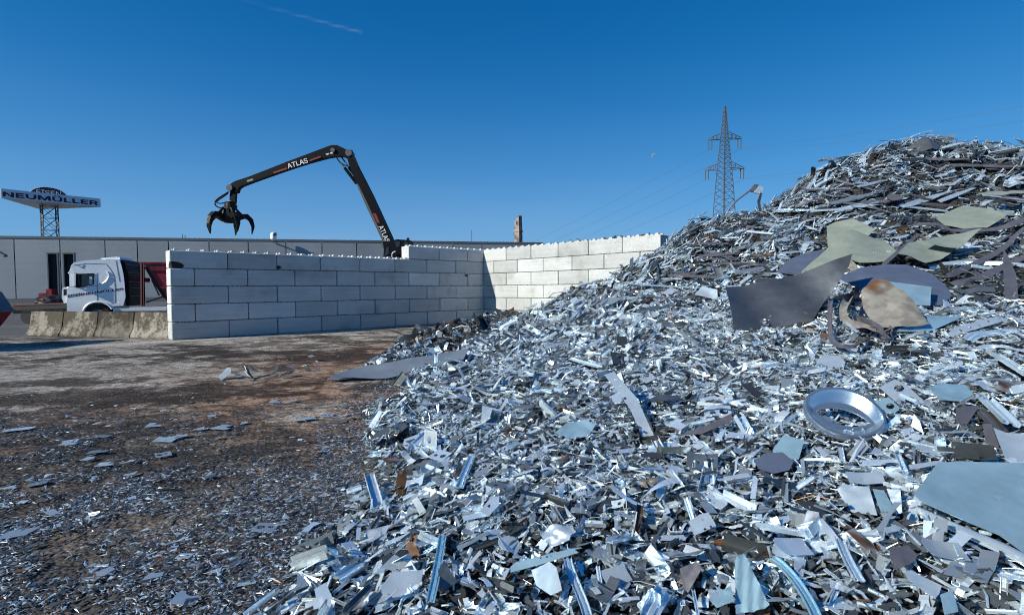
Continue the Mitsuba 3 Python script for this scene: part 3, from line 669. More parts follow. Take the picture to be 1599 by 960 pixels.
# red hopper body on the trailer behind the cab
hpn = thing('red_hopper', 'dark red hopper body with sloping front behind the white truck cab', 'trailer')
part(hpn, 'hopper', prism(sp_([(1225, 172), (2150, 180), (2150, 690), (1530, 680), (1480, 625), (1290, 300), (1240, 228)], -.12), TM_, 2.2), 'red_paint')
part(hpn, 'top_rim', prism(sp_([(1165, 160), (2160, 170), (2160, 195), (1170, 185)], -.08), TM_, 2.3), 'red_paint')
part(hpn, 'side_rib', prism(sp_([(1290, 250), (2150, 250), (2150, 275), (1300, 275)], -.07), TM_, .06), 'red_paint')
part(hpn, 'side_rib', prism(sp_([(1400, 480), (2150, 480), (2150, 510), (1420, 510)], -.07), TM_, .06), 'red_paint')
for x, o_ in ((1185, -.12), (1212, -.12), (1190, -2.2)): part(hpn, 'post', bar(side(x, 170, o_), side(x + 5, 740, o_), .075), 'dark_red')
part(hpn, 'pipe', tube([side(1120, 385, -.6), side(1290, 400, -.6)], .11, 10), 'red_paint')
part(hpn, 'slope_edge', bar(side(1240, 228, -.1), side(1490, 630, -.1), .10), 'black_paint')
part(hpn, 'strut', cat([bar(side(1320, 390, -.5), side(1420, 600, -.5), .06), bar(side(1250, 690, -.3), side(1480, 610, -.3), .08)]), 'boom_grey')
# ------------------------------------------------------------------ low trailer and loader at the left edge
lt = thing('flatbed_trailer', 'low red flatbed trailer with a dark tarpaulin heap left of the truck', 'trailer')
LY = 27.
lp = lambda x, y, Y=LY: at(x, y, Y)
part(lt, 'deck', prism([lp(20, 477), lp(106, 474), lp(106, 481), lp(20, 485)], FR, 2.3), 'tarp')
part(lt, 'side_rail', prism([lp(20, 475.5, LY - .03), lp(106, 472.5, LY - .03), lp(106, 474.5, LY - .03), lp(20, 477.5, LY - .03)], FR, .08), 'orange_paint')
tb = trimesh.creation.icosphere(subdivisions=4); tb.vertices *= 1 + .5 * (meshkit.fbm(tb.vertices * 2.2 + 4, 4, 3)[:, None] - .5)
p = lp(58, 474); tb.apply_scale([.75, .9, .42]); tb.apply_translation(p + [0, 1.1, .0]); part(lt, 'tarpaulin', tb, 'tarp', True)
for x in (44, 60, 92): c0 = lp(x, 490); c0[2] = .4; part(lt, 'wheel', cyl(c0, c0 + [0, .3, 0], .4, 20), 'tyre')
part(lt, 'deck_shadow', prism([lp(20, 484), lp(106, 481), lp(106, 486), lp(20, 490)], FR, .2), 'black_paint')  # black bar stands for the dark shadow beneath the deck
ld = thing('wheel_loader', 'dark loader bucket with red belly reaching in at the left edge', 'loader')
BY = 16.2; bp = lambda x, y: at(x, y, BY)
part(ld, 'bucket', prism([q + FR * 2.6 for q in (bp(22, 484), bp(3, 456), bp(-35, 440), bp(-72, 455), bp(-76, 487))], FR, 2.6), 'grey_strip')
part(ld, 'bucket_belly', prism([q + FR * 2.57 for q in (bp(21, 485.8), bp(2, 509), bp(-30, 520), bp(-74, 515), bp(-75, 488))], FR, 2.55), 'red_paint')
part(ld, 'cutting_edge', bar(bp(23, 485) + [0, .03, 0], bp(23, 485) - [0, 2.65, 0], .06, .05), 'boom_grey')
part(ld, 'lift_arm', cat([bar(bp(-60, 490) - [0, dy, 0], bp(-600, 430) - [0, dy, 0], .35, .25) for dy in (.6, 2.0)]), 'red_paint')
q0 = bp(-620, 480); part(ld, 'body', cat([box([q0[0] - 1.6, BY - 1.3, 1.5], [3.6, 1.9, 1.3])]), 'red_paint')
part(ld, 'cab', cbox([1.5, 1.6, 1.5], .1).apply_translation([q0[0] - 1.0, BY - 1.3, 2.85]), 'dark_glass')
for sx in (.5, -3): 
    for sy in (-.1, -2.5): part(ld, 'wheel', cyl([q0[0] + sx, BY + sy - .25, .75], [q0[0] + sx, BY + sy + .25, .75], .75, 24), 'tyre')
la = thing('yard_lamp', 'thin dark lamp arm poking in at the left edge', 'lamp')
pl = at(-45, 500, 30.) * [1, 1, 0]; pt = at(-45, 385, 30.)
part(la, 'pole', cyl(pl, pt, .09, 12), 'lattice_dark'); part(la, 'lamp_arm', bar(pt, at(-6, 391, 30.), .08), 'lattice_dark'); part(la, 'lamp_head', bar(at(-8, 391, 30.), at(9, 400, 30.), .22, .12), 'trim')

# ------------------------------------------------------------------ moon
md = 6000.; mc = O + unit(ray(1020.5, 243.5)) * md; mr = md * math.tan(math.radians(.27))
mx = unit(np.cross(ray(1020, 243), [0, 0, 1.])); my = unit(np.cross(mx, ray(1020, 243)))
cr_ = Point(0, 0).buffer(mr, 24).difference(Point(mr * .62, -mr * .5).buffer(mr * 1.0, 24))
if cr_.geom_type != 'Polygon': cr_ = max(cr_.geoms, key=lambda g: g.area)
solo('moon', solid2d(cr_, lambda v: (mc + v[:, :1] * mx + v[:, 1:] * my, np.broadcast_to(-unit(ray(1020, 243)), (len(v), 3))), mr * .2), 'moon_white', 'small pale crescent moon in the blue sky left of the pylon', 'moon')
#@@HEAP
# ------------------------------------------------------------------ scrap: loose pieces
hk = thing('scrap_heap', 'huge heap of shiny shredded sheet metal offcuts filling the right side', 'scrap heap')
labels[hk]['kind'] = 'stuff'
def strip_tpl(xs, yl, yr, z, across=False):
    """a bent sheet as (mid points, normals, sides, faces); across: the folds run along the length (a channel)"""
    n = len(xs); xs, yl, yr, z = map(np.asarray, (xs, yl, yr, z))
    L, R_ = np.c_[xs, yl, z], np.c_[xs, yr, z]
    t = np.gradient(np.c_[xs, z], axis=0); nn = np.c_[-t[:, 1], 0 * xs, t[:, 0]]; nn = unit(nn)
    v = np.stack([L, R_], 1).reshape(-1, 3); N = np.repeat(nn, 2, 0)
    if across: v, N = v[:, [1, 0, 2]] * [1, -1, 1], N[:, [1, 0, 2]] * [1, -1, 1]
    m = 2 * n; V = np.vstack([v, v]); NN = np.vstack([N, N]); S = np.r_[np.ones(m), -np.ones(m)]
    f = []
    for i in range(n - 1):
        a, b, c, d = 2 * i, 2 * i + 1, 2 * i + 3, 2 * i + 2
        f += [[a, b, c], [a, c, d], [a + m, c + m, b + m], [a + m, d + m, c + m], [b, b + m, c + m], [b, c + m, c], [d, d + m, a + m], [d, a + m, a]]
    a, b = 0, 1; f += [[a, a + m, b + m], [a, b + m, b]]
    a, b = 2 * n - 2, 2 * n - 1; f += [[b, b + m, a + m], [b, a + m, a]]
    f = np.array(f)
    # make the winding outward
    c = (V + NN * S[:, None] * .02); t_ = TM(c, f)
    if t_.volume < 0: f = f[:, ::-1]
    return V, NN, S, f
Rt = np.random.default_rng(21)
def make_templates():
    A = []
    u = Rt.uniform
    for _ in range(16):   # plates with four or five corners
        n = 2 if u() < .55 else 3
        xs = np.linspace(-.5, .5, n) + u(-.12, .12, n); A.append(('plate', strip_tpl(xs, -.5 * u(.35, 1.1, n), .5 * u(.35, 1.1, n), u(-.02, .02, n))))
    for _ in range(12):   # tapered or notched shapes
        n = 4; xs = np.array([-.5, u(-.3, -.1), u(.0, .25), .5]); yl, yr = -.5 * u(.2, 1.1, n), .5 * u(.2, 1.1, n)
        if u() < .6: yr[-1] = yl[-1] + .08
        A.append(('plate', strip_tpl(xs, yl, yr, u(-.03, .03, n))))
    for _ in range(10):   # stepped combs
        n = 6; xs = np.array([-.5, -.25, -.23, .1, .12, .5]); a = u(.3, 1.0, 3); b = u(.3, 1.0, 3)
        A.append(('plate', strip_tpl(xs, -.5 * np.repeat(a, 2), .5 * np.repeat(b, 2), np.cumsum(u(-.02, .02, n)))))
    for _ in range(12):   # folded strips
        n = 3; xs = np.array([-.5, u(-.2, .2), .45]); A.append(('strip', strip_tpl(xs, -.5 * u(.6, 1, n), .5 * u(.6, 1, n), [0, u(.06, .3), u(-.1, .05)])))
    for _ in range(10):   # curled ribbons
        n = 6; th = np.linspace(-1, 1, n) * u(.5, 1.5); r = .5 / max(.4, th.max()); A.append(('strip', strip_tpl(r * np.sin(th), -.5 * u(.7, 1, n), .5 * u(.7, 1, n), r * np.cos(th) - r * .8)))
    for _ in range(10):   # channels: a lip, a web, a lip
        h = u(.15, .45); A.append(('channel', strip_tpl([-.5, -.36, .36, .5] if u() < .5 else [-.5, -.5 + .02, .48, .5], -.5 * np.ones(4), .5 * np.ones(4), [h * .6, 0, 0, h * u(.4, 1)], True)))
    return A
TPL = make_templates()
CLEAR, CLEARP = [], []
def free(pos, ln):
    """no loose piece lies on top of, or pokes through, a piece that was placed by itself"""
    import shapely
    from scipy.spatial import cKDTree
    ok = np.ones(len(pos), bool)
    for A, n, ex_, ey_, pl_, hi in CLEAR:
        d = pos - A; near = np.nonzero(ok & (np.abs(d).max(1) < 3.5))[0]
        h = d[near] @ n; near = near[(h > -.32 * ln[near] - .01) & (h < hi)]
        if len(near):
            u, v = d[near] @ ex_, d[near] @ ey_
            ok[near[shapely.distance(pl_, shapely.points(u, v)) < .38 * ln[near]]] = False
    if CLEARP:
        Q = np.vstack([q for q, r in CLEARP]); r = np.concatenate([np.full(len(q), r) for q, r in CLEARP])
        dist_, k = cKDTree(Q).query(pos); up_ = ((pos - Q[k]) * unit(O - Q[k])).sum(1)
        ok &= ~((dist_ < r[k] + .3 * ln) & (up_ > -.25 * ln - .01))
    return ok
def frames(n, R, ns, tilt, bias=None):
    """random piece axes about surface normals ns"""
    nn = unit(ns + np.clip(R.normal(0, 1, (n, 3)), -1.5, 1.5) * np.asarray(tilt).reshape(-1, 1))
    t = R.normal(0, 1, (n, 3))
    if bias is not None: t = t + bias
    t = unit(t - nn * (t * nn).sum(1, keepdims=True)); b = np.cross(nn, t)
    return np.stack([t, b, nn], 2)
def scatter(pos, Rm, L, W, Zs, th, tone, rough, R, kinds):
    Vs, Fs, UV = [], [], []; at_ = 0
    pick = R.choice(len(TPL), len(pos), p=kinds)
    for k, (_, (V, N, S, f)) in enumerate(TPL):
        i = np.nonzero(pick == k)[0]
        if not len(i): continue
        sc = np.stack([L[i], W[i], Zs[i]], 1)
        v = V[None] * sc[:, None]; nn = N[None] / sc[:, None]; nn /= np.linalg.norm(nn, axis=2, keepdims=True)
        v = v + nn * (S[None, :, None] * th[i][:, None, None] / 2)
        v = np.einsum('kij,knj->kni', Rm[i], v) + pos[i][:, None]
        m = len(V)
        Vs.append(v.reshape(-1, 3)); Fs.append((f[None] + (np.arange(len(i)) * m)[:, None, None]).reshape(-1, 3) + at_); at_ += len(i) * m
        UV.append(np.repeat(np.stack([tone[i], rough[i]], 1), m, 0))
    return (np.vstack(Vs), np.vstack(Fs)), np.vstack(UV)
kn = np.array([t[0] for t in TPL])
def kindp(a, b, c):
    p = np.where(kn == 'plate', a / (kn == 'plate').sum(), np.where(kn == 'strip', b / (kn == 'strip').sum(), c / (kn == 'channel').sum())); return p / p.sum()
def tones(n, R, dark, rust):
    g = R.choice([.97, .82, .52, .25, .11], n, p=[.32, .23, .16, .15, .14]) * R.uniform(.85, 1.1, n)
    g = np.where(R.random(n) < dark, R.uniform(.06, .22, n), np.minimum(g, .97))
    g = np.where(R.random(n) < rust, 1 + R.uniform(.2, 1, n), g)
    return g, R.choice([.2, .3, .4, .52], n, p=[.2, .3, .3, .2])
def inheap(n, R, x0, x1, y0, y1, hmin=.03):
    x, y = R.uniform(x0, x1, n), R.uniform(y0, y1, n); return x, y
def seen(x, y, z, mg=130):
    px, py_ = proj(np.stack([x, y, z], -1)); return (y > .6) & (px > -mg) & (px < 1599 + mg) & (py_ > 0) & (py_ < 960 + mg * 1.5)
def meanlen(d, z): return np.interp(d, [2, 4, 6, 9, 12, 15, 18], [.082, .076, .078, .11, .17, .225, .26])
def layer(R, mult, sizek, wr, tilt, lift, kinds, thk, dark=.06, name='offcuts', rustk=1.):
    # candidate points over the whole heap, kept with a density of (cover) / (mean piece area)
    N = 1500000
    x, y = R.uniform(-3.2, 22, N), R.uniform(.6, 21.5, N)
    d = np.hypot(x, y); z = height(x, y); L0 = meanlen(d, z) * sizek
    dens = mult / (L0 ** 2 * .32) * (1 + .7 * np.clip((z - 1.6) / 1.5, 0, 1))
    keep = (z > .02) & (R.random(N) < dens * (25.2 * 20.9) / N)
    x, y, z, L0, d = x[keep], y[keep], z[keep], L0[keep], d[keep]
    s = seen(x, y, z, 200); s |= R.random(len(x)) < .15
    x, y, z, L0, d = x[s], y[s], z[s], L0[s], d[s]
    n = len(x); ns = hnormal(x, y)
    # the back of the heap, out of sight, is thinner
    v = np.stack([x, y, z], 1) - O; back = (unit(v) * ns).sum(1) > .12
    k = ~back | (R.random(n) < .2); x, y, z, L0, d, ns = x[k], y[k], z[k], L0[k], d[k], ns[k]; n = len(x)
    ln = L0 * np.exp(R.normal(0, .45, n)); upper = np.clip((z - 1.6) / 1.5, 0, 1)
    ln *= 1 + .35 * upper * R.random(n); ln = np.minimum(ln, 62 / F * d)
    wd = np.maximum(ln * R.uniform(wr[0], wr[1], n) * (1 - .5 * upper), .006)
    zs = np.minimum(ln, .35) * R.uniform(.4, 1., n)
    th = np.interp(d, [2, 6, 15], [.0022, .0035, .008]) * thk
    ti = tilt * (1 - .6 * upper)
    clump = meshkit.fbm(np.stack([x * .7, y * .9, z], 1), 3, 17)
    ti = ti * (.55 + .9 * clump)
    Rm = frames(n, R, ns, ti, np.array([1.6, .1, .3]) * upper[:, None] + np.array([.25, .5, .1]))
    pos = np.stack([x, y, z], 1) + ns * (R.uniform(lift[0], lift[1], n) * ln)[:, None]
    k = free(pos, ln); pos, ln, wd, zs, th, Rm, upper, clump = pos[k], ln[k], wd[k], zs[k], th[k], Rm[k], upper[k], clump[k]; n = len(pos)
    dz_ = np.clip(1.5 - np.hypot((pos[:, 0] - DZ[0]) / 1.9, (pos[:, 1] - DZ[1]) / 1.6), 0, 1)   # dark grey strips, with the shadow under the olive sheets toned into them
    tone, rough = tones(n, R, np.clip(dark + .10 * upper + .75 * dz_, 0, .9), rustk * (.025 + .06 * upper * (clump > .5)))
    return scatter(pos, Rm, ln, wd, zs, th, tone, rough, R, kinds)
#@@PLATES
# ------------------------------------------------------------------ single pieces of scrap that can be told apart
def facing(n, A): n = unit(n); return n if np.dot(n, O - A) > 0 else -n
def plane_of(px, n, lift, anchor=None):
    c = np.mean(px, 0) if anchor is None else anchor
    A = surf(*c); n = facing(n, A); A = A + n * lift
    ex_ = unit(np.cross([0, 0, 1.], n)) if abs(n[2]) < .97 else np.array([1., 0, 0]); ey_ = np.cross(n, ex_)
    to = lambda a, b: (lambda q: ((q - A) @ ex_, (q - A) @ ey_))(onplane(a, b, A, n))
    return A, n, ex_, ey_, to
def sheet_mesh(px, n, lift=.1, th=.004, bend=None, holes=(), anchor=None, sub=None, curve=False):
    A, n, ex_, ey_, to = plane_of(px, n, lift, anchor)
    pl_ = Polygon([to(a, b) for a, b in px]).buffer(0)
    if curve: pl_ = pl_.buffer(-.012).buffer(.012)
    for (hx_, hy_, rx, ry) in holes:
        pl_ = pl_.difference(Polygon([to(hx_ + rx * math.cos(t), hy_ + ry * math.sin(t)) for t in np.linspace(0, 2 * math.pi, 13)[:-1]]).buffer(0))
    if pl_.geom_type != 'Polygon': pl_ = max(pl_.geoms, key=lambda g: g.area)
    if bend and sub is None: sub = 3
    if bend:   # a finer outline, so that the bent edge stays smooth
        pl_ = pl_.segmentize(max(.03, math.sqrt(pl_.area) / 10))
        x0, y0, x1, y1 = pl_.bounds; g = math.sqrt(pl_.area) / 11
        v, f = cutgrid(pl_, g)
    else: v, f = tri2d(pl_, 0)
    S = math.sqrt(pl_.area); CLEAR.append((A, n, ex_, ey_, Polygon(pl_.exterior), .6 if A[1] > 7 else .3))
    def fn(v): return A + v[:, :1] * ex_ + v[:, 1:] * ey_ + n * (bend(v[:, 0] / S, v[:, 1] / S)[:, None] * S if bend else 0), np.broadcast_to(n, (len(v), 3))
    return solid_vf(v, f, fn, th)
def cutgrid(pl_, g):
    """triangles of a polygon cut along grid lines, joined at shared corners"""
    import shapely
    x0, y0, x1, y1 = pl_.bounds; V, Fs = [], []; key = {}
    def idx(p):
        k = (round(p[0] / g * 4000), round(p[1] / g * 4000))
        if k not in key: key[k] = len(V); V.append(p)
        return key[k]
    nx, ny = max(1, int(math.ceil((x1 - x0) / g))), max(1, int(math.ceil((y1 - y0) / g)))
    cells = []
    lines = shapely.union_all([shapely.LineString([(x0 + i * g, y0 - g), (x0 + i * g, y1 + g)]) for i in range(nx + 1)] + [shapely.LineString([(x0 - g, y0 + i * g), (x1 + g, y0 + i * g)]) for i in range(ny + 1)] + [pl_.boundary])
    for c in shapely.polygonize([lines]).geoms:
        if pl_.contains(c.representative_point()):
            if len(c.interiors) == 0 and len(c.exterior.coords) <= 5 and c.convex_hull.area - c.area < 1e-12:
                q = [idx(p) for p in c.exterior.coords[:-1]]; Fs += [[q[0], q[i], q[i + 1]] for i in range(1, len(q) - 1)]
            else:
                v, f = trimesh.creation.triangulate_polygon(c, engine='earcut'); q = [idx(p) for p in v]; Fs += [[q[a], q[b], q[c_]] for a, b, c_ in f]
    v, f = np.array(V), np.array([t for t in Fs if len(set(t)) == 3])
    a, b = v[f[:, 1]] - v[f[:, 0]], v[f[:, 2]] - v[f[:, 0]]; neg = a[:, 0] * b[:, 1] - a[:, 1] * b[:, 0] < 0; f[neg] = f[neg][:, ::-1]
    return v, f
def solid_vf(v, f, fn, th):
    P_, N_ = fn(v); n = len(v); e = np.vstack([f[:, [0, 1]], f[:, [1, 2]], f[:, [2, 0]]]); ks = set(map(tuple, e)); bd_ = np.array([x for x in map(tuple, e) if (x[1], x[0]) not in ks])
    a, b = bd_[:, 0], bd_[:, 1]
    return TM(np.vstack([P_ + N_ * th / 2, P_ - N_ * th / 2]), np.vstack([f, f[:, ::-1] + n, np.c_[a + n, b + n, b], np.c_[a + n, b, a]]))
def sheet(name, label, cat_, px, n, bsdf, lift=.1, th=.004, bend=None, holes=(), group=None, tone=None, smooth_=None, **k):
    m_ = sheet_mesh(px, n, lift, th, bend, holes, **k)
    kw = {'uv': uvc(m_, *tone)} if tone else {}
    return solo(name, m_, bsdf, label, cat_, group, (False if tone or not bend else 35) if smooth_ is None else smooth_, **kw)
def zz(ox, oy, sc, pts): return [(ox + x / sc, oy + y / sc) for x, y in pts]
def ribbon_mesh(pts, w, n, th=.004, prof=None):
    """a strip along 3-D points; n: normals; prof: cross-section heights (in widths) across the strip"""
    pts, n = np.asarray(pts, float), unit(np.asarray(n, float)); t = unit(np.gradient(pts, axis=0)); s_ = unit(np.cross(t, n)); nn = np.cross(s_, t)
    w = np.broadcast_to(w, (len(pts),)); prof = np.array([[-.5, 0], [.5, 0]]) if prof is None else np.asarray(prof, float); k = len(prof)
    P_ = pts[:, None] + s_[:, None] * (prof[None, :, :1] * w[:, None, None]) + nn[:, None] * (prof[None, :, 1:] * w[:, None, None])
    m_ = len(pts); v = P_.reshape(-1, 3); i, j = np.meshgrid(np.arange(m_ - 1), np.arange(k - 1), indexing='ij'); q = (i * k + j).ravel()
    f = np.vstack([np.c_[q, q + 1, q + k + 1], np.c_[q, q + k + 1, q + k]])
    tp = np.gradient(P_, axis=0); sp2 = np.gradient(P_, axis=1); N_ = unit(np.cross(sp2, tp)).reshape(-1, 3)
    e = np.vstack([f[:, [0, 1]], f[:, [1, 2]], f[:, [2, 0]]]); ks = set(map(tuple, e)); bd_ = np.array([x for x in map(tuple, e) if (x[1], x[0]) not in ks]); a, b = bd_[:, 0], bd_[:, 1]; c = len(v)
    r = TM(np.vstack([v + N_ * th / 2, v - N_ * th / 2]), np.vstack([f, f[:, ::-1] + c, np.c_[a + c, b + c, b], np.c_[a + c, b, a]]))
    if r.volume < 0: r.faces = r.faces[:, ::-1]
    return r
def lay(px, lift, n_=24, depth=None):
    """points over the heap under a chain of pixels, lifted towards the viewer and smoothed"""
    q = np.array([surf(*p) for p in px]) if depth is None else np.array([at(p[0], p[1], depth) for p in px])
    q = q + unit(O - q) * np.broadcast_to(lift, (len(q),))[:, None]
    return smooth(q, n_)
def ribbon(name, label, cat_, px, wpx, bsdf, lift=.08, th=.005, prof=None, twist=0., group=None, tilt=(0, -.5, .8), tone=None, n_=24, depth=None):
    q = lay(px, lift, n_, depth); w = np.mean(np.linalg.norm(q - O, axis=1)) * wpx / F
    CLEARP.append((smooth(q, 60), w / 2)); t = np.linspace(0, 1, len(q)); base = unit(np.asarray(tilt, float)); d = unit(np.gradient(q, axis=0)); s_ = unit(np.cross(d, base)); a_ = twist * np.sin(t * 5)
    nn = base[None] * np.cos(a_)[:, None] + s_ * np.sin(a_)[:, None]
    m_ = ribbon_mesh(q, w, nn, th, prof); kw = {'uv': uvc(m_, *tone)} if tone else {}
    return solo(name, m_, bsdf, label, cat_, group, False if tone else 35, **kw)
UPN = (-.22, -.5, .84)
def nz(s, a):
    R = np.random.default_rng(s * 13 + 5); th_, d_, k_ = R.uniform(0, 6.28), R.uniform(-.15, .25), R.uniform(.1, .35)
    return lambda u, v: 1.6 * a * (meshkit.fbm(np.stack([u * 2.2 + s, v * 2.2, 0 * u + s], -1), 3, 5) - .5) + k_ * np.maximum(0, u * math.cos(th_) + v * math.sin(th_) - d_)

# lower right: the big blue sheet and the bright edge strip beneath it
sheet('steel_sheet', 'large pale blue scratched steel sheet at the lower right edge', 'metal sheet', [(1425, 776), (1464, 722), (1500, 719), (1625, 724), (1690, 890), (1600, 868), (1560, 838), (1440, 788)], (-.12, -.42, .9), 'blue_sheet', .16, .004, lambda u, v: .05 * u * u - .03 * v, anchor=(1520, 790))
ribbon('edge_strip', 'bright rounded steel edge strip running under the large blue sheet', 'metal strip', [(1430, 796), (1470, 812), (1520, 834), (1570, 856), (1660, 905)], 15, 'pale_sheet', .06, .003, [(-.5, -.15), (-.35, .1), (-.1, .2), (.1, .18), (.3, .05), (.34, -.2), (.5, -.25)])
sheet('steel_sheet', 'pale steel sheet with torn corner at the right edge above the large blue sheet', 'metal sheet', [(1553, 664), (1572, 672), (1640, 684), (1650, 724), (1572, 716)], (-.1, -.45, .88), 'pale_sheet', .1, .003, lambda u, v: .08 * np.sin(u * 3), anchor=(1590, 695))
# the pressed ring
def pressed_ring():
    c = surf(1312, 662); n = facing((-.16, -.56, .8), c); c = c + n * .13; R0 = np.linalg.norm(c - O) * 50 / F * .94; e_ = unit(np.cross([0, 0, 1.], n)); CLEAR.append((c, n, e_, np.cross(n, e_), Point(0, 0).buffer(R0 * 1.02).difference(Point(0, 0).buffer(R0 * .5)), .3))
    ex_ = unit(np.cross([0, 0, 1.], n)); ey_ = np.cross(n, ex_); a = -.28; ex_, ey_ = ex_ * math.cos(a) + ey_ * math.sin(a), -ex_ * math.sin(a) + ey_ * math.cos(a)
    pr = [(0, -.22), (.02, -.19), (.30, -.18), (.34, -.17), (.64, -.02), (.68, .0), (.76, .05), (.86, .05), (.90, .0), (.98, -.01), (1., -.03), (1., -.08)]
    th_ = np.linspace(0, 2 * math.pi, 65)[:-1]; k = len(pr); V = []
    for t in th_:
        cx_, sy_ = math.cos(t), math.sin(t); la, lb = .66, .30; LR = (la * la + lb * lb) / (2 * lb); e2_ = LR - lb; s2 = abs(sy_); rin = -s2 * e2_ + math.sqrt(s2 * s2 * e2_ * e2_ + LR * LR - e2_ * e2_)
        for tt, z in pr: r = (rin + (1 - rin) * tt) * R0; V.append(c + ex_ * r * cx_ + ey_ * r * sy_ * .98 + n * z * R0)
    V = np.array(V); i, j = np.meshgrid(np.arange(64), np.arange(k - 1), indexing='ij'); a_, b_ = i * k + j, ((i + 1) % 64) * k + j
    f = np.vstack([np.c_[a_.ravel(), a_.ravel() + 1, b_.ravel() + 1], np.c_[a_.ravel(), b_.ravel() + 1, b_.ravel()]])
    m_ = TM(V, f); N_ = m_.vertex_normals; sgn = np.sign((N_ @ n).mean()) or 1; N_ = N_ * sgn
    if sgn < 0: f = f[:, ::-1]
    e = np.vstack([f[:, [0, 1]], f[:, [1, 2]], f[:, [2, 0]]]); ks = set(map(tuple, e)); bd_ = np.array([x for x in map(tuple, e) if (x[1], x[0]) not in ks]); a2, b2 = bd_[:, 0], bd_[:, 1]; m2 = len(V)
    return TM(np.vstack([V, V - N_ * .003]), np.vstack([f, f[:, ::-1] + m2, np.c_[a2 + m2, b2 + m2, b2], np.c_[a2 + m2, b2, a2]]))
solo('pressed_ring', pressed_ring(), 'galvanised', 'oval pressed steel ring with a lens-shaped opening lying on the heap', 'metal ring', None, 22)
sheet('steel_plate', 'pale octagonal steel plate below the dark curved sheet', 'metal plate', [(1275, 562), (1288, 554), (1310, 555), (1320, 565), (1318, 574), (1300, 583), (1284, 580), (1275, 570)], UPN, 'pale_sheet', .08, .003)
Zb = lambda pts: zz(1050, 500, 2.912, pts)
sheet('perforated_bracket', 'upper steel bracket with two large round holes right of the pressed ring', 'bracket', Zb([(940, 305), (1010, 268), (1060, 290), (1150, 372), (1085, 412), (1050, 400)]), UPN, 'pale_sheet', .09, .003, None, [(1404, 606, 8, 5.5), (1421, 625, 8, 6)])
sheet('perforated_bracket', 'lower steel bracket with two holes beside the pressed ring', 'bracket', Zb([(868, 392), (985, 350), (1035, 398), (1010, 425), (925, 440), (890, 432)]), UPN, 'blue_sheet', .07, .003, None, [(1367, 638, 6, 4), (1390, 634, 6.5, 4.5)])
sheet('steel_offcut', 'small bright white four-sided offcut standing right of the ring', 'metal offcut', Zb([(1098, 425), (1125, 458), (1144, 516), (1085, 482)]), (-.75, -.45, .5), 'pale_sheet', .1, .002)
sheet('steel_plate', 'blue-grey fan-shaped plate near the right edge above the brackets', 'metal plate', Zb([(1160, 310), (1220, 285), (1330, 295), (1375, 345), (1330, 370), (1220, 360)]), (-.1, -.35, .93), 'blue_sheet', .08, .003, nz(3, .08))
sheet('steel_plate', 'small square light plate overlapping a round disc below the ring', 'metal plate', Zb([(455, 590), (505, 520), (600, 545), (575, 632), (500, 640)]), UPN, 'blue_sheet', .10, .003)
sheet('steel_disc', 'flat round grey disc below the pressed ring', 'metal disc', Zb([(370, 642), (420, 604), (500, 600), (552, 640), (532, 680), (460, 697), (395, 675)]), (-.1, -.4, .9), 'mauve_sheet', .11, .003)
sheet('steel_plate', 'narrow dark plate standing left of the torn pale sheet', 'metal plate', Zb([(1410, 470), (1450, 470), (1492, 597), (1430, 582)]), (-.2, -.75, .6), 'grey_strip', .1, .003)
sheet('steel_plate', 'dull brown-grey plate leaning right of the white offcut', 'metal plate', zz(1420, 480, 4., [(290, 625), (440, 610), (360, 730), (295, 725)]), (.1, -.75, .65), 'grey_strip', .1, .003)
RUSTQ = [float(t_) for t_ in onplane(1378, 446, surf(1400, 505) + facing((-.3, -.66, .68), surf(1400, 505)) * .3, unit((-.3, -.66, .68)))]
# the dark curved sheet and what lies around it
Za = lambda pts: zz(1100, 380, 2.824, pts)
sheet('curved_sheet', 'large dark grey curved steel sheet standing on the heap', 'metal sheet', Za([(82, 205), (330, 160), (480, 125), (604, 92), (590, 145), (520, 265), (445, 382), (330, 397), (120, 405)]), (.02, -.86, .5), 'dark_sheet', .42, .005, lambda u, v: .21 * u * u + .04 * v + .035 * np.sin(u * 7 + v * 4), anchor=(1190, 500))
sheet('rusty_plate', 'beige plate with rusty top edge leaning beside the dark curved sheet', 'metal plate', Za([(690, 215), (745, 165), (800, 155), (890, 205), (950, 285), (992, 362), (890, 387), (770, 382), (700, 285)]), (-.3, -.66, .68), 'rusty_sheet', .30, .005, nz(7, .16), anchor=(1400, 505))
sheet('steel_plate', 'light blue rectangular plate behind the rusty beige plate', 'metal plate', zz(1200, 200, 3.4286, [(590, 815), (872, 850), (866, 950), (760, 947), (640, 940)]), (-.1, -.6, .8), 'blue_sheet', .2, .004, anchor=(1430, 475))
sheet('mauve_plate', 'large purple-blue rounded plate behind the rusty beige plate', 'metal plate', zz(1200, 200, 3.4286, [(372, 792), (490, 745), (620, 730), (740, 730), (880, 780), (950, 840), (985, 895), (930, 947), (800, 962), (560, 880)]), (-.05, -.52, .85), 'mauve_sheet', .16, .004, lambda u, v: -.05 * u * u, anchor=(1430, 470))
sheet('mauve_plate', 'small purple-blue plate tip left of the olive sheets', 'metal plate', zz(1200, 200, 3.4286, [(38, 772), (90, 722), (140, 690), (225, 662), (305, 650), (260, 720), (170, 790)]), (-.2, -.5, .84), 'mauve_sheet', .2, .004)
sheet('steel_plate', 'flat blue-grey plate lying under the rusty beige plate', 'metal plate', Za([(830, 388), (1000, 318), (1137, 325), (1060, 360), (990, 390)]), (-.05, -.3, .95), 'blue_sheet', .08, .004)
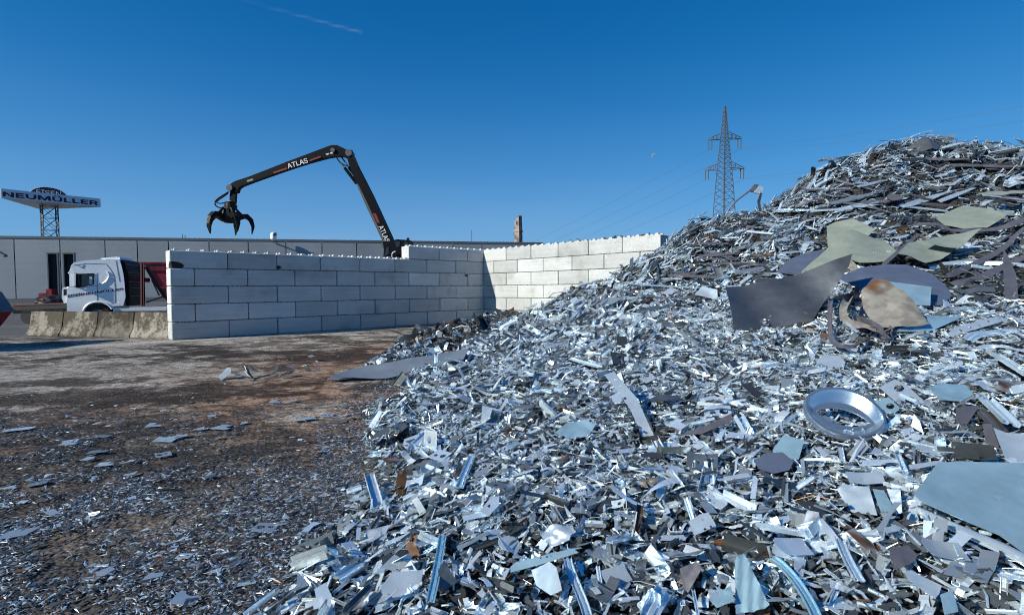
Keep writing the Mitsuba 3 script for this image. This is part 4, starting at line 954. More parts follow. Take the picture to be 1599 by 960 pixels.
sheet('perforated_bar', 'light perforated bar with round holes right of the rusty plate', 'perforated bar', Za([(1070, 402), (1100, 372), (1200, 345), (1290, 322), (1312, 345), (1200, 378), (1082, 414)]), (-.1, -.55, .83), 'pale_sheet', .14, .004, None, [(1499, 516, 3.4, 2), (1514, 511, 3, 1.8), (1543, 502, 2.8, 1.6), (1530, 508, 2, 1.2)])
Zo = lambda pts: zz(1240, 300, 6.855, pts)
OL = (-.28, -.5, .82)
sheet('olive_sheet', 'pale olive square sheet, the highest of the left olive pair', 'metal sheet', Zo([(350, 365), (430, 320), (620, 288), (730, 360), (858, 466), (750, 560), (540, 580), (360, 602)]), (-.25, -.62, .74), 'olive_sheet', .30, .005, nz(2, .06), anchor=(1320, 372))
sheet('olive_sheet', 'wavy pale olive sheet lying across the middle of the olive group', 'metal sheet', Zo([(75, 865), (180, 770), (280, 690), (400, 590), (480, 530), (620, 472), (850, 470), (990, 458), (1070, 520), (1132, 582), (1050, 670), (960, 745), (850, 765), (700, 776), (600, 745), (480, 735), (260, 832)]), OL, 'olive_sheet', .42, .005, lambda u, v: .16 * np.sin(u * 3.2 + 2.4) * (1 + v) + .03 * np.sin(v * 5), anchor=(1330, 400))
Zc = lambda pts: zz(1400, 320, 5.33, pts)
sheet('olive_sheet', 'upper right olive-grey sheet with a sharp right corner', 'metal sheet', Zc([(328, 112), (440, 50), (560, 0), (740, 28), (922, 85), (840, 140), (755, 190), (560, 190), (400, 168)]), (-.2, -.45, .87), 'olive_sheet', .38, .005, nz(5, .05), anchor=(1510, 342))
sheet('olive_sheet', 'lower right olive sheet reaching down to the purple plate', 'metal sheet', Zc([(-10, 490), (50, 410), (100, 335), (200, 290), (330, 330), (460, 345), (525, 342), (440, 410), (330, 470), (232, 526), (110, 490)]), (-.2, -.5, .84), 'olive_sheet', .3, .005, nz(8, .05), anchor=(1445, 398))
sheet('olive_sheet', 'pointed olive flap lifted over the lower right olive sheet', 'metal sheet', Zc([(210, 322), (320, 270), (430, 232), (560, 230), (705, 212), (620, 275), (528, 340), (400, 340), (300, 332)]), (-.15, -.42, .9), 'olive_sheet', .48, .005, lambda u, v: .07 * np.sin(u * 3), anchor=(1478, 376))
sheet('slate_sheet', 'slate grey sheet tip at the right edge above the olive sheets', 'metal sheet', Zc([(640, 30), (800, -40), (960, -85), (1090, -120), (1100, -70), (940, 0), (830, 50), (770, 55)]), (-.2, -.5, .85), 'olive_sheet', .42, .005, nz(4, .06), anchor=(1565, 320))
ribbon('grey_band', 'bent dark grey band lying across the olive sheets', 'metal band', Zc([(120, 168), (240, 158), (360, 165), (430, 200), (560, 215), (720, 208), (860, 195), (960, 160), (1075, 120)]), 8, 'grey_strip', .5, .006)
ribbon('grey_band', 'long dark band arching from the right edge under the olive sheets', 'metal band', Zc([(400, 592), (480, 570), (640, 495), (850, 385), (960, 290), (1080, 180)]), 6, 'grey_strip', .4, .006, twist=.5)
ribbon('grey_band', 'brownish grey band just left of the pointed standing sheet', 'metal band', Zc([(470, 665), (560, 640), (660, 620), (780, 565), (870, 520), (980, 470), (1085, 425)]), 9, 'grey_strip', .25, .006, twist=.2)
ribbon('bright_rail', 'bright bluish rail in the shade below the olive sheets', 'metal rail', Zc([(272, 518), (400, 492), (560, 478), (720, 480), (880, 482), (1090, 505)]), 8, 'pale_sheet', .12, .006, [(-.5, -.2), (-.3, .15), (.2, .15), (.5, -.2)])
ribbon('thin_wire', 'thin bright bent rod crossing the shade below the bands', 'wire', Zc([(450, 708), (560, 680), (640, 655), (650, 625), (630, 602)]), 2.4, 'pale_sheet', .2, .012)
ribbon('dark_bar', 'straight dark bar lying between the olive sheets', 'metal bar', Zo([(965, 772), (1090, 665), (1210, 562), (1332, 455)]), 4.5, 'grey_strip', .5, .05)
for k, dx in enumerate((0, 9)):
    ribbon('cable', ('upper' if k else 'lower') + ' thin dark cable of the pair hanging over the lower right olive sheet', 'cable', Zc([(75 + dx, 318 - dx), (160 + dx, 355 - dx), (245 + dx, 402 - dx), (335 + dx, 472 - dx), (430 + dx, 582 - dx)]), 1.7, 'black_rubber', .42, .03, group=None)
sheet('standing_sheet', 'tall pointed dark sheet standing upright near the right edge', 'metal sheet', Zc([(888, 360), (930, 430), (992, 572), (1018, 818), (960, 820), (893, 792), (886, 500)]), (-.1, -.9, .35), 'grey_strip', .2, .006, lambda u, v: .12 * u * u, anchor=(1578, 465))
# the tangle of torn strips
for k, (lab, px, w_) in enumerate((('torn brown strip curling over the top corner of the dark curved sheet', [(1278, 423), (1300, 412), (1322, 409), (1334, 420), (1338, 440), (1332, 462), (1322, 482)], 7),
        ('torn brown strip looping at the centre of the strip tangle', [(1322, 470), (1318, 492), (1330, 506), (1352, 512), (1372, 518), (1392, 514)], 8),
        ('torn dark strip hanging straight down left of the rusty plate', [(1298, 466), (1296, 490), (1297, 515), (1301, 533), (1318, 541), (1338, 538), (1356, 528)], 5),
        ('torn dark strip running along the left edge of the rusty plate', [(1338, 430), (1346, 450), (1360, 472), (1374, 492), (1392, 520)], 5),
        ('torn grey strip crossing the strip tangle', [(1306, 468), (1326, 462), (1346, 460), (1352, 474), (1340, 492), (1350, 512)], 7),
        ('torn strip ending in a ragged star below the tangle', [(1335, 500), (1352, 505), (1372, 516), (1386, 531)], 10))):
    ribbon('torn_strip', lab, 'metal strip', px, w_ * 1.35, 'rusty_sheet' if k in (0, 1) else 'grey_strip', np.linspace(.8, .3, len(px)), .008, [(-.5, .1), (0, -.12), (.5, .15)], twist=1.1, group='tangle of torn strips', tilt=(-.2, -.8, .5))
# right edge: tubes, channels, wavy bands
ribbon('wavy_band', 'bright wavy pressed band at the right edge', 'metal band', [(1512, 532), (1530, 522), (1552, 521), (1572, 518), (1590, 522), (1625, 540)], 12, 'pale_sheet', .12, .003, [(-.5, 0), (-.3, .15), (-.1, 0), (.1, .15), (.3, 0), (.5, .1)])
ribbon('wavy_band', 'second wavy band below the bright one at the right edge', 'metal band', [(1528, 546), (1552, 541), (1580, 545), (1625, 556)], 9, 'pale_sheet', .1, .003, [(-.5, 0), (-.2, .18), (.1, 0), (.4, .15), (.5, 0)])
solo('bent_tube', tube(lay([(1490, 572), (1487, 564), (1496, 559), (1512, 564), (1540, 570), (1556, 578), (1558, 586), (1540, 590), (1524, 588)], .1, 40), .011, 8), 'pale_sheet', 'bright bent tube looping near the right edge', 'tube', None, True)
CH = [(-.5, .3), (-.46, 0), (-.15, 0), (-.1, .16), (.1, .16), (.15, 0), (.46, 0), (.5, .3)]
for lab, px, w_, b_ in (('bright folded channel right of the dull brown plate', [(1535, 622), (1556, 642), (1578, 664)], 16, 'pale_sheet'), ('folded channel at the right edge under the wavy bands', [(1548, 552), (1580, 572), (1625, 600)], 13, 'pale_sheet'),
        ('dark folded channel next to the bright channel at the right', [(1524, 636), (1545, 660), (1560, 678)], 10, 'dark_sheet'), ('ribbed profile in the foreground leaning to the right', [(1012, 968), (1022, 946), (1038, 922)], 22, 'pale_sheet'),
        ('long ribbed channel in the bottom centre foreground', [(886, 872), (896, 905), (912, 945), (918, 980)], 12, 'pale_sheet'), ('folded channel in the foreground right of centre', [(1310, 842), (1322, 872), (1342, 908)], 11, 'pale_sheet'),
        ('long thin folded channel at the bottom right of centre', [(1206, 872), (1240, 905), (1268, 950), (1280, 985)], 12, 'blue_sheet'), ('folded channel on the middle slope left of the holed rail', [(738, 712), (727, 738), (718, 762)], 11, 'pale_sheet'),
        ('thin folded channel lying flat on the upper middle slope', [(890, 560), (915, 568), (938, 574)], 7, 'pale_sheet'), ('ribbed strip at the left foot of the foreground heap', [(528, 905), (548, 893), (566, 882)], 17, 'pale_sheet'),
        ('upright thin channel at lower left foreground', [(672, 940), (683, 890), (692, 835)], 11, 'blue_sheet')):
    ribbon('folded_channel', lab, 'metal channel', px, w_, b_, .10, .003, CH, group='folded channels on the heap', n_=10)
# middle of the slope: the holed rail
Zr = lambda pts: zz(700, 460, 3.6925, pts)
rl = thing('perforated_rail', 'long pale perforated rail lying down the middle of the slope', 'metal rail')
rp = Zr([(898, 462), (958, 445), (1020, 520), (1085, 592), (1135, 700), (1172, 782), (1212, 860), (1238, 942), (1130, 952), (1118, 860), (1110, 800), (1050, 662), (980, 560)])
part(rl, 'web', sheet_mesh(rp, UPN, .13, .004, None, [(961 , 592, 2.6, 1.8), (976, 622, 2.6, 2), (1008, 684, 3, 2.4), (1014, 703, 2.2, 1.6), (1022, 702, 2, 1.6), (968, 603, 1.5, 1.2)]), 'pale_sheet')
q = np.array([surf(*p) for p in Zr([(960, 448), (1030, 528), (1098, 600), (1180, 782), (1244, 945)])]); q = q + unit(O - q) * .10
part(rl, 'flange', ribbon_mesh(smooth(q, 16), .05, np.tile([.75, -.3, .5], (16, 1)), .004), 'dark_sheet', 30)
Z5 = lambda pts: zz(800, 700, 3.6925, pts)
sheet('crumpled_disc', 'crumpled pale disc with scalloped rim in the lower foreground', 'metal disc', Z5([(158, 492), (195, 462), (240, 440), (290, 446), (330, 434), (350, 455), (367, 482), (340, 505), (330, 532), (290, 545), (250, 567), (215, 550), (185, 540), (175, 512)]), UPN, 'pale_sheet', .07, .003, nz(1, .3))
sheet('perforated_bar', 'bluish bar with two small holes left of the bottom centre', 'perforated bar', Z5([(-10, 690), (20, 655), (350, 575), (382, 600), (150, 672), (-10, 715)]), UPN, 'blue_sheet', .07, .003, None, [(845, 871, 2, 1.6), (854, 869, 2, 1.6), (861, 868, 1.5, 1.2)])
sheet('perforated_bracket', 'angled plate with three bolt holes in the lower middle foreground', 'bracket', Z5([(1018, 422), (1080, 380), (1132, 368), (1175, 442), (1110, 478), (1048, 502)]), UPN, 'pale_sheet', .09, .003, None, [(1098, 812, 2.6, 2.2), (1101, 826, 2.4, 2), (1110, 822, 2, 1.8)])
sheet('corrugated_piece', 'wide corrugated sheet piece at the bottom of the picture', 'corrugated sheet', Z5([(1282, 640), (1335, 600), (1485, 905), (1410, 935), (1290, 958)]), (-.35, -.5, .8), 'blue_sheet', .1, .003, lambda u, v: .045 * np.sin(u * 22 + v * 3))
sheet('corrugated_piece', 'small bright corrugated piece at the bottom edge left of the wide one', 'corrugated sheet', Z5([(718, 902), (800, 798), (862, 850), (852, 902), (742, 938)]), (-.5, -.5, .7), 'pale_sheet', .1, .003, lambda u, v: .07 * np.sin((u + v * .6) * 16))
for lab, px, n_, b_ in (('dark square plate in the lower centre foreground', Z5([(965, 690), (1060, 650), (1092, 690), (1010, 835), (985, 800)]), (-.1, -.75, .6), 'grey_strip'),
        ('smooth dark triangle standing in the lower left foreground', zz(400, 700, 3.6925, [(1048, 700), (1082, 645), (1160, 770), (1060, 838)]), (.3, -.75, .55), 'dark_sheet'),
        ('light notched plate in the bottom centre foreground', Z5([(1135, 870), (1195, 835), (1165, 790), (1215, 815), (1260, 790), (1280, 880), (1180, 918)]), UPN, 'blue_sheet'),
        ('pale oval plate on the middle slope left of the holed rail', Zr([(612, 795), (680, 740), (790, 730), (850, 762), (800, 822), (680, 832)]), (-.1, -.4, .9), 'blue_sheet'),
        ('dark bent wedge plate right of the holed rail', Zr([(1150, 640), (1215, 585), (1310, 585), (1350, 610), (1240, 635)]), (-.1, -.45, .85), 'dark_sheet'),
        ('long dark triangle on the slope left of the disc', Zb([(40, 515), (160, 480), (270, 432), (262, 480), (130, 525)]), (-.1, -.5, .85), 'grey_strip'),
        ('large bright crumpled plate in the bottom left of the heap', Z5([(110, 700), (230, 660), (280, 700), (310, 830), (230, 850), (140, 790)]), (-.6, -.5, .62), 'pale_sheet'),
        ('dark hexagonal plate in the lower right foreground', zz(1200, 700, 3.6925, [(690, 590), (800, 560), (858, 610), (845, 650), (730, 710), (688, 640)]), (-.05, -.6, .8), 'grey_strip'),
        ('pale rectangular plate left of the large blue sheet', zz(1200, 700, 3.6925, [(440, 150), (655, 132), (672, 200), (465, 208)]), (-.2, -.5, .83), 'pale_sheet'),
        ('long pale bar with rounded end below the dark hexagon', zz(1200, 700, 3.6925, [(780, 725), (820, 708), (1000, 790), (985, 835), (960, 868), (800, 768)]), UPN, 'pale_sheet'),
        ('blue-grey upright plate at the bottom right', zz(1200, 700, 3.6925, [(985, 845), (1060, 812), (1085, 945), (1000, 965)]), (-.1, -.7, .7), 'blue_sheet'),
        ('bright panel with pressed dents left of the large blue sheet', zz(1200, 700, 3.6925, [(395, 240), (440, 210), (580, 220), (628, 385), (600, 382), (480, 370)]), (-.45, -.5, .74), 'pale_sheet'),
        ('light striped panel right of the dented panel', zz(1200, 700, 3.6925, [(600, 235), (665, 240), (735, 382), (650, 388)]), (-.4, -.5, .75), 'blue_sheet'),
        ('bright trapezoid plate just left of the large blue sheet', zz(1200, 700, 3.6925, [(682, 232), (762, 240), (772, 370), (735, 382)]), (-.55, -.5, .65), 'pale_sheet'),
        ('pale folded plate high on the far right slope', zz(1200, 200, 3.4286, [(1262, 290), (1300, 262), (1345, 300), (1290, 332), (1255, 318)]), (-.6, -.5, .6), 'pale_sheet'),
        ('grey trapezoid plate on the upper slope above the olive sheets', zz(1200, 200, 3.4286, [(622, 372), (655, 348), (705, 358), (712, 392), (660, 400)]), (-.1, -.55, .8), 'grey_strip'),
        ('pale square plate near the left end of the upper slope', [(1085, 462), (1096, 447), (1120, 452), (1121, 468)], (-.5, -.6, .6), 'pale_sheet')):
    sheet('steel_plate', lab, 'metal plate', px, n_, b_, .1, .003, nz(len(lab), .05))
# the crest
bs = thing('bent_strip', 'thin bent rod with folded sheet head rising from the crest before the pylon', 'metal strip')
part(bs, 'rod', tube(smooth([at(x, y, 15.2) for x, y in [(1128, 352), (1132.5, 341), (1134, 334), (1143, 320.6), (1157, 308), (1173, 296)]], 20), .026, 6), 'grey_strip')
part(bs, 'head', cat([prism([at(x, y, 15.12) for x, y in hh_], FR, .1) for hh_ in ([(1170.5, 298), (1180, 287.5), (1187, 289.5), (1178, 300)],)]), 'dark_sheet')
part(bs, 'head', prism([at(x, y, 15.05) for x, y in [(1178, 300.5), (1187.3, 289.8), (1192.5, 293.5), (1190, 301.5), (1184, 302)]], FR, .12), 'pale_sheet')
part(bs, 'tail', ribbon_mesh(np.array([at(x, y, 15.06) for x, y in [(1189, 299), (1187, 307), (1184.5, 315), (1186, 324), (1189.5, 338)]]), [.07, .09, .12, .11, .08], np.tile([.4, -.9, .1], (5, 1)), .012), 'grey_strip')
for k, (lab, x, y, s_) in enumerate((('bundle of rusty brown bars standing on the crest', 1280, 276, 1.), ('small rusty stub of bars further up the crest', 1303, 262, .6))):
    c = at(x, y, 15.9); ms = []; Rb = np.random.default_rng(60 + k)
    for i in range(9 if k == 0 else 4):
        b0 = c + np.array([(i - 4) * .062 * s_, Rb.uniform(-.1, .1), -.5]); ms.append(bar(b0, b0 + [Rb.normal(.05, .04), Rb.normal(0, .05), .45 + s_ * Rb.uniform(.08, .34)], .075, .06))
    tk_ = thing('rusty_bars', lab, 'metal bars')
    for m_ in ms: part(tk_, 'bar', m_, 'grab_steel')
sheet('bent_sheet', 'dark bent sheet at the highest point of the heap', 'metal sheet', zz(1200, 200, 3.4286, [(735, 95), (830, 40), (935, 75), (905, 105), (800, 110)]), (-.2, -.7, .65), 'dark_sheet', .3, .006, lambda u, v: -.5 * np.abs(u), anchor=(1442, 228))
ribbon('long_strip', 'long weathered strip following the left shoulder of the heap', 'metal strip', [(935, 450), (975, 455), (1010, 462), (1050, 466), (1085, 462)], 5, 'grey_strip', .3, .01, [(-.5, .1), (0, 0), (.5, .15)])
ribbon('long_strip', 'long bluish strip below the left shoulder of the heap', 'metal strip', [(985, 444), (1020, 446), (1060, 448), (1100, 450)], 4, 'blue_sheet', .3, .01, [(-.5, .1), (0, 0), (.5, .15)])
# long strips and bent sheets of the upper slope
Ru = np.random.default_rng(91)
k_ = 0
while k_ < 50:
    x, y = Ru.uniform(1020, 1600), 0
    lo, hi = np.interp(x, [1020, 1100, 1250, 1440, 1600], [412, 368, 300, 236, 250]), np.interp(x, [1020, 1250, 1300, 1440, 1600], [500, 400, 338, 330, 310])
    y = lo + 8 + (hi - lo - 8) * Ru.random(); hl, sl = Ru.uniform(14, 42), Ru.normal(-.10, .2)
    if hl * abs(sl) > y - lo - 10: sl = 0.
    ea, eb = surf(x - hl, y - sl * hl), surf(x + hl, y + sl * hl); em = (ea + eb) / 2
    if np.linalg.norm(ea - eb) > 2.3 * hl / F * np.linalg.norm(em - O) or em[2] - height(em[0], em[1])[0] > .22: continue   # no strip bridges a hollow or leaves the heap
    k_ += 1
    tn = Ru.choice(['dark', 'bright', 'weathered'], p=[.30, .44, .26]); side_ = 'left shoulder' if x < 1200 else 'upper slope'
    ribbon('long_steel_strip', f'long {tn} steel strip lying across the {side_} of the heap', 'metal strip', [(x - hl, y - sl * hl), (x + hl, y + sl * hl)] if Ru.random() < .75 else [(x - hl, y - sl * hl), (x, y + Ru.normal(0, 2)), (x + hl, y + sl * hl)], Ru.uniform(3, 7.5),
           {'dark': 'grey_strip', 'bright': 'pale_sheet', 'weathered': 'slate_sheet'}[tn], .2, .008, [None, [(-.5, .12), (0, 0), (.5, .12)], CH][Ru.integers(0, 3)], twist=Ru.uniform(0, .5), group=f'long {tn} strips on the {side_}', n_=10)
# the long flat bar at the foot of the far pile
def on_yard(px, z): return np.array([gnd(x, y, zz_) for (x, y), zz_ in zip(px, z)])
q = smooth(on_yard([(520, 592), (545, 584), (575, 580), (606, 578), (638, 570), (680, 561), (728, 552)], [.06, .10, .14, .16, .24, .34, .46]), 30)
solo('flat_bar', ribbon_mesh(q, np.r_[np.linspace(.22, .34, 8), np.full(22, .36)], np.stack([0 * q[:, 0] - .1, -.55 + .25 * np.sin(np.linspace(0, 9, 30)), .8 + 0 * q[:, 0]], 1), .012), 'slate_sheet', 'long wavy blue-grey flat bar lying at the foot of the far scrap pile', 'metal bar', None, 30)
solo('thin_rod', bar(gnd(607, 514), gnd(622, 532) + [0, 0, .35], .03), 'grey_strip', 'thin dark rod leaning out of the far scrap pile by the wall', 'rod')
# flat pieces on the yard
yard = [(242, 665, 20, 7), (112, 691, 14, 5), (160, 683, 24, 4), (154, 707, 26, 5), (108, 694, 18, 5), (139, 718, 13, 9), (262, 686, 28, 9), (284, 683, 18, 6), (311, 671, 18, 9), (350, 669, 30, 7), (331, 651, 12, 5), (381, 662, 12, 5), (28, 836, 40, 13), (291, 938, 34, 20),
        (62, 757, 26, 7), (12, 764, 22, 6), (475, 656, 34, 4), (511, 650, 20, 9), (533, 660, 18, 6), (430, 628, 16, 7), (458, 627, 12, 5), (165, 727, 22, 5), (255, 712, 20, 8), (204, 742, 14, 6), (240, 903, 26, 9), (288, 872, 20, 8), (165, 897, 20, 14), (190, 842, 22, 8), (415, 827, 34, 14), (330, 745, 16, 5), (30, 672, 34, 5), (200, 723, 20, 5), (84, 805, 26, 5), (336, 895, 22, 10), (386, 915, 26, 6)]
Ry = np.random.default_rng(71)
def offcut_poly(R, ratio):
    k = R.integers(0, 7); a, b = .5, .5 * ratio
    if k == 0: p = Polygon([(-a, -b * R.uniform(.4, 1)), (a * R.uniform(.5, 1), -b), (a, b * R.uniform(.3, 1)), (-a * R.uniform(.4, 1), b)])
    elif k == 1: p = Polygon([(-a, -b), (a * R.uniform(.2, .6), -b), (a, 0), (a * R.uniform(.3, .9), b), (-a * .8, b * .7)])
    elif k == 2: p = sbox(-a, -b, a, b).difference(sbox(R.uniform(-.1, .2), R.uniform(-.1, .1) * ratio, .6, .6))
    elif k == 3: p = sbox(-a, -b, a, b).difference(Point(R.uniform(-.3, .3), b * 1.1).buffer(b * R.uniform(.7, 1.2), 5))
    elif k == 4: p = sbox(-a, -b, a, b).difference(Point(-.22, 0).buffer(b * .42, 4)).difference(Point(.2, b * .2).buffer(b * .3, 3))
    elif k == 5: p = Polygon([(-a, -b), (a, -b * .2), (a * .3, b)])
    else: p = Point(0, 0).buffer(a, 5).intersection(sbox(-a, -b, a * R.uniform(.5, 1), b))
    p = p.buffer(0); p = p if p.geom_type == 'Polygon' else max(p.geoms, key=lambda g: g.area)
    return p
def piece(R, c, axes, L, ratio, th, style):
    if style == 'channel':
        h = R.uniform(.15, .4); n = 2; t = np.linspace(-L / 2, L / 2, 4); q = c + t[:, None] * axes[:, 0]
        return ribbon_mesh(q, L * ratio, np.tile(axes[:, 2], (4, 1)), th, [(-.5, h), (-.48, 0), (0, .02), (.48, 0), (.5, h * R.uniform(.3, 1))])
    if style == 'strip':
        t = np.linspace(-1, 1, 9); r = L / 2; cv = R.normal(0, .28); q = c + (t * r)[:, None] * axes[:, 0] + (cv * r * (1 - t * t) * .6)[:, None] * axes[:, 2]
        tw_ = R.normal(0, .5) * t; nn = axes[:, 2][None] * np.cos(tw_)[:, None] + axes[:, 1][None] * np.sin(tw_)[:, None]
        return ribbon_mesh(q, L * ratio, nn, th)
    p = offcut_poly(R, ratio)
    kink, where, cv = R.normal(0, .35), R.uniform(-.2, .3), R.normal(0, .25)
    v, f = cutgrid(p, .26) if style == 'bent' else tri2d(p)
    def fn(v): 
        z = (kink * np.maximum(v[:, 0] - where, 0) + cv * v[:, 0] ** 2) if style == 'bent' else 0 * v[:, 0]
        return c + L * (v[:, :1] * axes[:, 0] + v[:, 1:] * axes[:, 1] + z[:, None] * axes[:, 2]), np.broadcast_to(axes[:, 2], (len(v), 3))
    return solid_vf(v, f, fn, th)
for k, (x, y, w_, h_) in enumerate(yard):
    c = gnd(x, y); d = np.linalg.norm(c - O); L = d * w_ / F * .85; dep = abs(gnd(x, y - h_ / 2)[1] - gnd(x, y + h_ / 2)[1])
    a = Ry.normal(.25, .35); n = unit(np.array([Ry.normal(0, .05), Ry.normal(-.03, .05), 1])); t = unit(np.array([math.cos(a), math.sin(a), 0])); t = unit(t - n * (t @ n))
    m_ = piece(Ry, c + [0, 0, .018], np.stack([t, np.cross(n, t), n], 1), L, np.clip(dep / L, .25, 1.1), .0022, 'flat')
    tn = Ry.choice([.62, .74, .5, .3], p=[.4, .3, .2, .1]); big = 'large' if w_ > 25 else 'small'
    zn = 'at the left edge of the yard' if x < 90 else 'beside the foot of the heap' if x > 400 else 'in the middle of the yard' if y < 780 else 'in the swarf of the lower left'
    solo('flat_offcut', m_, 'steel', f'{big} {"dark" if tn < .4 else "light"} flat steel offcut lying {zn}', 'metal offcut', f'{big} {"dark" if tn < .4 else "light"} flat offcuts {zn}', uv=uvc(m_, tn, .42))
for x, y, s_ in ((374, 578, .8), (352, 592, 1.1), (388, 591, 1.4), (400, 588, 1.2), (430, 586, 1.), (446, 590, 1.1), (479, 581, .9), (487, 563, .8), (380, 596, 1.2), (455, 582, 1.)):
    c = gnd(x, y); m_ = piece(Ry, c + [0, 0, .10], frames(1, Ry, np.array([[0, -.2, 1.]]), .5)[0], .26 * s_, Ry.uniform(.3, .7), .006, 'bent')
    solo('twisted_offcut', m_, 'steel', 'twisted scrap piece in the loose row on the yard left of the flat bar', 'metal offcut', 'twisted scrap pieces on the yard', uv=uvc(m_, Ry.choice([.5, .3, .12]), .4))
for x, y in ((867, 379), (893, 375), (905, 372), (946, 372), (957, 370), (968, 368), (1000, 367), (1010, 366)):
    q = onplane(x, y, np.r_[CO + U1 * .3, 0], np.r_[U1, 0]); m_ = piece(Ry, [q[0], q[1], 3.64], frames(1, Ry, np.array([[0, 0, 1.]]), .3)[0], .3, .5, .03, 'bent')
    solo('dark_scrap_bit', m_, 'steel', 'dark scrap bit lying on top of the sunlit block wall', 'metal offcut', 'dark scrap bits on the wall top', uv=uvc(m_, .1, .6))

# ------------------------------------------------------------------ the mass of the heap
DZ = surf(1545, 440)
ms = [layer(np.random.default_rng(31), .26, .62, (.2, .8), .55, (-.9, .1), kindp(.8, .15, .05), .8, .68),  # lowest layer toned mostly dark, painting in black gaps between the pieces
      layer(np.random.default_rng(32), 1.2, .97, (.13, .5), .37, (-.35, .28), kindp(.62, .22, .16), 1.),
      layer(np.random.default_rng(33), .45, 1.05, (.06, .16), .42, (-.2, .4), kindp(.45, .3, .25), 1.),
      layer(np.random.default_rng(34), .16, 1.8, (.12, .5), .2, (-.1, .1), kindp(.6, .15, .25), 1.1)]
nv = np.cumsum([0] + [len(m_[0][0]) for m_ in ms])
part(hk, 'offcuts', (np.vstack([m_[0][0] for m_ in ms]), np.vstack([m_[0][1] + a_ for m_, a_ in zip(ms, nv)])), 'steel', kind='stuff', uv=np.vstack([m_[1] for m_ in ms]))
import sys; print('heap tris', sum(len(m_[0][1]) for m_ in ms), [len(m_[0][1]) for m_ in ms], file=open('/dev/null','w'))
part(hk, 'mound', hfmesh(HF, -4, 24, -1.5, 28, .15, .07), 'core', True, kind='stuff')

# ------------------------------------------------------------------ the low dark pile at the wall foot
pk = thing('scrap_pile', 'low dark scrap pile at the foot of the block walls left of the big heap', 'scrap pile'); labels[pk]['kind'] = 'stuff'
pa, pb = np.array([-3.0, 11.6]), np.array([-.2, 20.5])
pts = [(gnd(600, 572)[:2], .10, .5), (gnd(640, 560)[:2], .25, .8), (gnd(680, 547)[:2] + [0, .8], .48, 1.0), (gnd(720, 537)[:2] + [0, 1.4], .60, 1.3), (gnd(762, 528)[:2] + [0, 2.0], .66, 1.5), (gnd(800, 522)[:2] + [0, 2.5], .7, 1.7), (gnd(660, 545)[:2] + [0, 1.2], .36, .9)]
def pile_h(x, y):
    h = np.full(np.shape(x), -.05)
    for c, hh, w in pts: h = np.maximum(h, (hh + .07) * np.clip(1 - np.hypot(x - c[0], (y - c[1]) * .75) / w / 1.15, 0, 1) ** .85 - .05)
    return h + .10 * (meshkit.fbm(np.stack([x * 2, y * 2, 0 * x], -1), 3, 4) - .5) * (h > 0)
PH = pile_h(GX, GY); PNn = np.stack([-np.gradient(PH, HS, axis=0), -np.gradient(PH, HS, axis=1), np.ones_like(PH)], -1)
Rp = np.random.default_rng(41); N = 60000
x, y = Rp.uniform(-4.8, 3, N), Rp.uniform(9, 23.5, N); z = hsample(PH, x, y)
k = (z > .0) & (z > height(x, y) - .1) & (Rp.random(N) < .22); x, y, z = x[k], y[k], z[k]; n = len(x)
ns = unit(np.stack([hsample(PNn[..., i], x, y) for i in range(3)], -1)); ln = .17 * np.exp(Rp.normal(0, .5, n))
far_ = y > 13.5
tone, rough = tones(n, Rp, .0, .0); tone = np.where(Rp.random(n) < np.where(far_, .62, .25), Rp.uniform(.05, .16, n), tone); tone = np.where(far_ & (Rp.random(n) < .22), 1 + Rp.uniform(.2, 1, n), tone)
pm, puv = scatter(np.stack([x, y, z], 1) + ns * (Rp.uniform(-.4, .4, n) * ln)[:, None], frames(n, Rp, ns, .55), ln, ln * Rp.uniform(.12, .6, n), ln * .8, np.full(n, .006), tone, rough, Rp, kindp(.5, .35, .15))
part(pk, 'offcuts', pm, 'steel', kind='stuff', uv=puv)
part(pk, 'mound', hfmesh(PH, -4.9, 3, 8, 24, .12, .05), 'core', True, kind='stuff')

# ------------------------------------------------------------------ swarf and flakes on the yard
Rs = np.random.default_rng(51)
def yard_points(N, fn):
    x, y = Rs.uniform(-9, 1, N), Rs.uniform(2.2, 13, N)
    k = (Rs.random(N) < fn(x, y)) & (height(x, y) < .03); x, y = x[k], y[k]
    k = seen(x, y, 0 * x, 40); return x[k], y[k]
def sw_dens(x, y):
    a = meshkit.fbm(np.stack([x * .8, y * .8, 0 * x], -1), 3, 9); b = meshkit.fbm(np.stack([x * 3, y * 3, 0 * x], -1), 3, 12)
    near = np.interp(y + (a - .5) * 3.5 + .25 * np.minimum(x + 2.5, 0), [3, 3.9, 4.8, 6.2, 9], [1, .75, .24, .04, .008])
    edge = np.clip(1 - (gapd(x, y)) / .9, 0, 1) * .8
    return np.clip(near * np.clip((b - .30) * 4, .1, 1) + edge, 0, 1)
def gapd(x, y): return np.maximum(-height(x, y), 0) * 3
x, y = yard_points(850000, lambda a, b: sw_dens(a, b) * np.interp(b, [2.5, 5, 9], [1, .55, .3]))
n = len(x); r = np.interp(y, [2.5, 5, 9, 13], [.0068, .009, .012, .016]) * np.exp(Rs.normal(0, .45, n))
tv = np.array([[1, 0, -.2], [-.6, .8, -.2], [-.5, -.85, -.2], [.1, 0, .55]]); tf = np.array([[0, 1, 3], [1, 2, 3], [2, 0, 3], [0, 2, 1]])
Rm = frames(n, Rs, np.tile([0, 0, 1.], (n, 1)), .17)
sc = np.stack([r * Rs.uniform(.9, 2.4, n), r * Rs.uniform(.4, 1.1, n), r * Rs.uniform(.1, .3, n)], 1)
v = np.einsum('kij,knj->kni', Rm, tv[None] * sc[:, None]) + np.stack([x, y, .012 + r * .25], 1)[:, None]
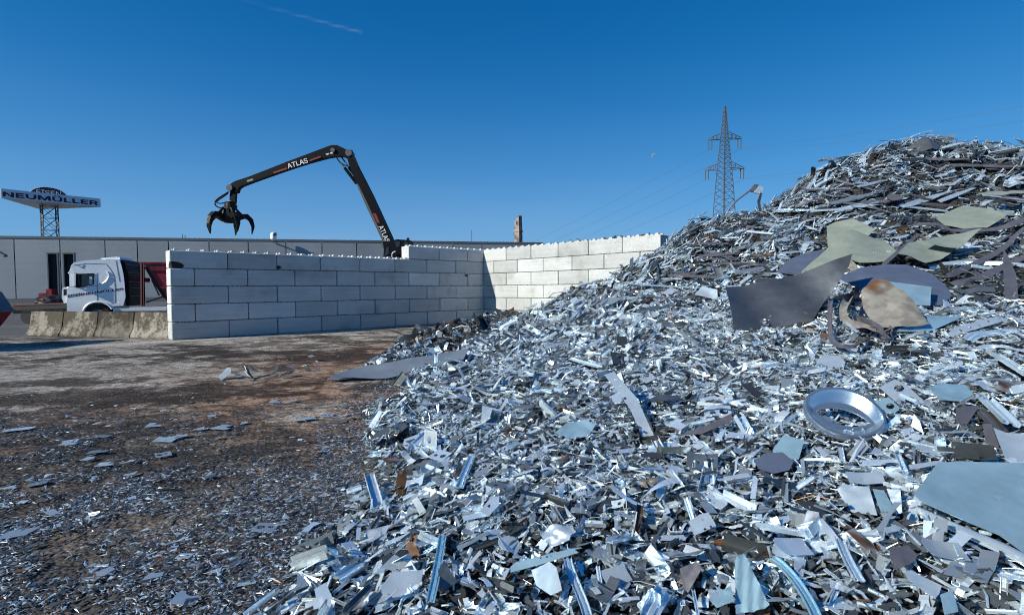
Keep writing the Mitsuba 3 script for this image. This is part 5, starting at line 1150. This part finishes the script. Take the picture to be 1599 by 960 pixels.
tone, rough = tones(n, Rs, .5, .2); tone = np.where(tone < 1, tone * .9, tone); rough = rough + .1
uv = np.repeat(np.stack([tone, rough], 1), 4, 0)
x, y = yard_points(30000, lambda a, b: sw_dens(a, b) * .28); n2 = len(x)
ln = np.interp(y, [2.5, 6, 12], [.028, .045, .07]) * np.exp(Rs.normal(0, .5, n2)); tone, rough = tones(n2, Rs, .12, .04)
fm, fuv = scatter(np.stack([x, y, np.full(n2, .016)], 1), frames(n2, Rs, np.tile([0, 0, 1.], (n2, 1)), .10), ln, ln * Rs.uniform(.2, .7, n2), ln * .4, np.full(n2, .0025), tone, rough, Rs, kindp(.8, .15, .05))
sw = thing('metal_swarf', 'fine metal swarf and flakes strewn over the dirty yard', 'metal swarf'); labels[sw]['kind'] = 'stuff'
sv = v.reshape(-1, 3); sf = (tf[None] + (np.arange(n) * 4)[:, None, None]).reshape(-1, 3)
scene[sw] = ply((np.vstack([sv, fm[0]]), np.vstack([sf, fm[1] + len(sv)])), 'steel', uv=np.vstack([uv, fuv]))
print('swarf', n, n2)
# the loose pieces of the heap that show largest
Ri = np.random.default_rng(86)
kinds_ = (('metal_offcut', 'flat', 240, 'flat cut steel offcut', 'flat offcuts'), ('bent_offcut', 'bent', 180, 'kinked steel offcut', 'kinked offcuts'),
          ('narrow_strip', 'strip', 90, 'narrow curved steel strip', 'narrow strips'), ('channel_offcut', 'channel', 40, 'short channel-shaped steel offcut', 'channel offcuts'))
for name, style, N, lab, grp in kinds_:
    for _ in range(N):
        while True:
            x, y = Ri.uniform(440, 1590), 470 + 485 * Ri.random() ** .75
            c = surf(x, y)
            if height(c[0], c[1])[0] > .04 and (y > 560 or Ri.random() < .35) and free(c[None] + .02, np.array([(1.5 if style in ('strip', 'channel') else 1.) * np.interp(y, [480, 600, 720, 960], [20, 22, 31, 46]) * 2.3 * np.linalg.norm(c - O) / F]))[0]: break
        d = np.linalg.norm(c - O); ns = hnormal(c[:1], c[1:2]); spx = np.interp(y, [480, 600, 720, 960], [18, 19, 25, 36]) * np.exp(min(.5, Ri.normal(0, .35))) * (1.4 if style in ('strip', 'channel') else 1)
        L = spx * d / F; ratio = {'flat': Ri.uniform(.3, .9), 'bent': Ri.uniform(.25, .8), 'strip': Ri.uniform(.08, .2), 'channel': Ri.uniform(.15, .35)}[style]
        Rm = frames(1, Ri, ns, .27)[0]; m_ = piece(Ri, c + ns[0] * Ri.uniform(.0, .35) * L, Rm, L, ratio, .0022, style)
        tone, rough = tones(1, Ri, .06, .015)
        tn = 'rust-marked' if tone[0] > 1 else 'bright' if tone[0] > .66 else 'mid-grey' if tone[0] > .32 else 'dark'
        zn = 'on the middle slope' if y < 640 else 'in the left foreground' if x < 800 else 'in the centre foreground' if x < 1200 else 'in the right foreground'
        solo(name, m_, 'steel', f'{tn} {lab} {zn} of the scrap heap', 'metal offcut' if style in ('flat', 'bent') else 'metal strip' if style == 'strip' else 'metal channel', f'{tn} {grp} {zn}', uv=uvc(m_, tone[0], rough[0]))
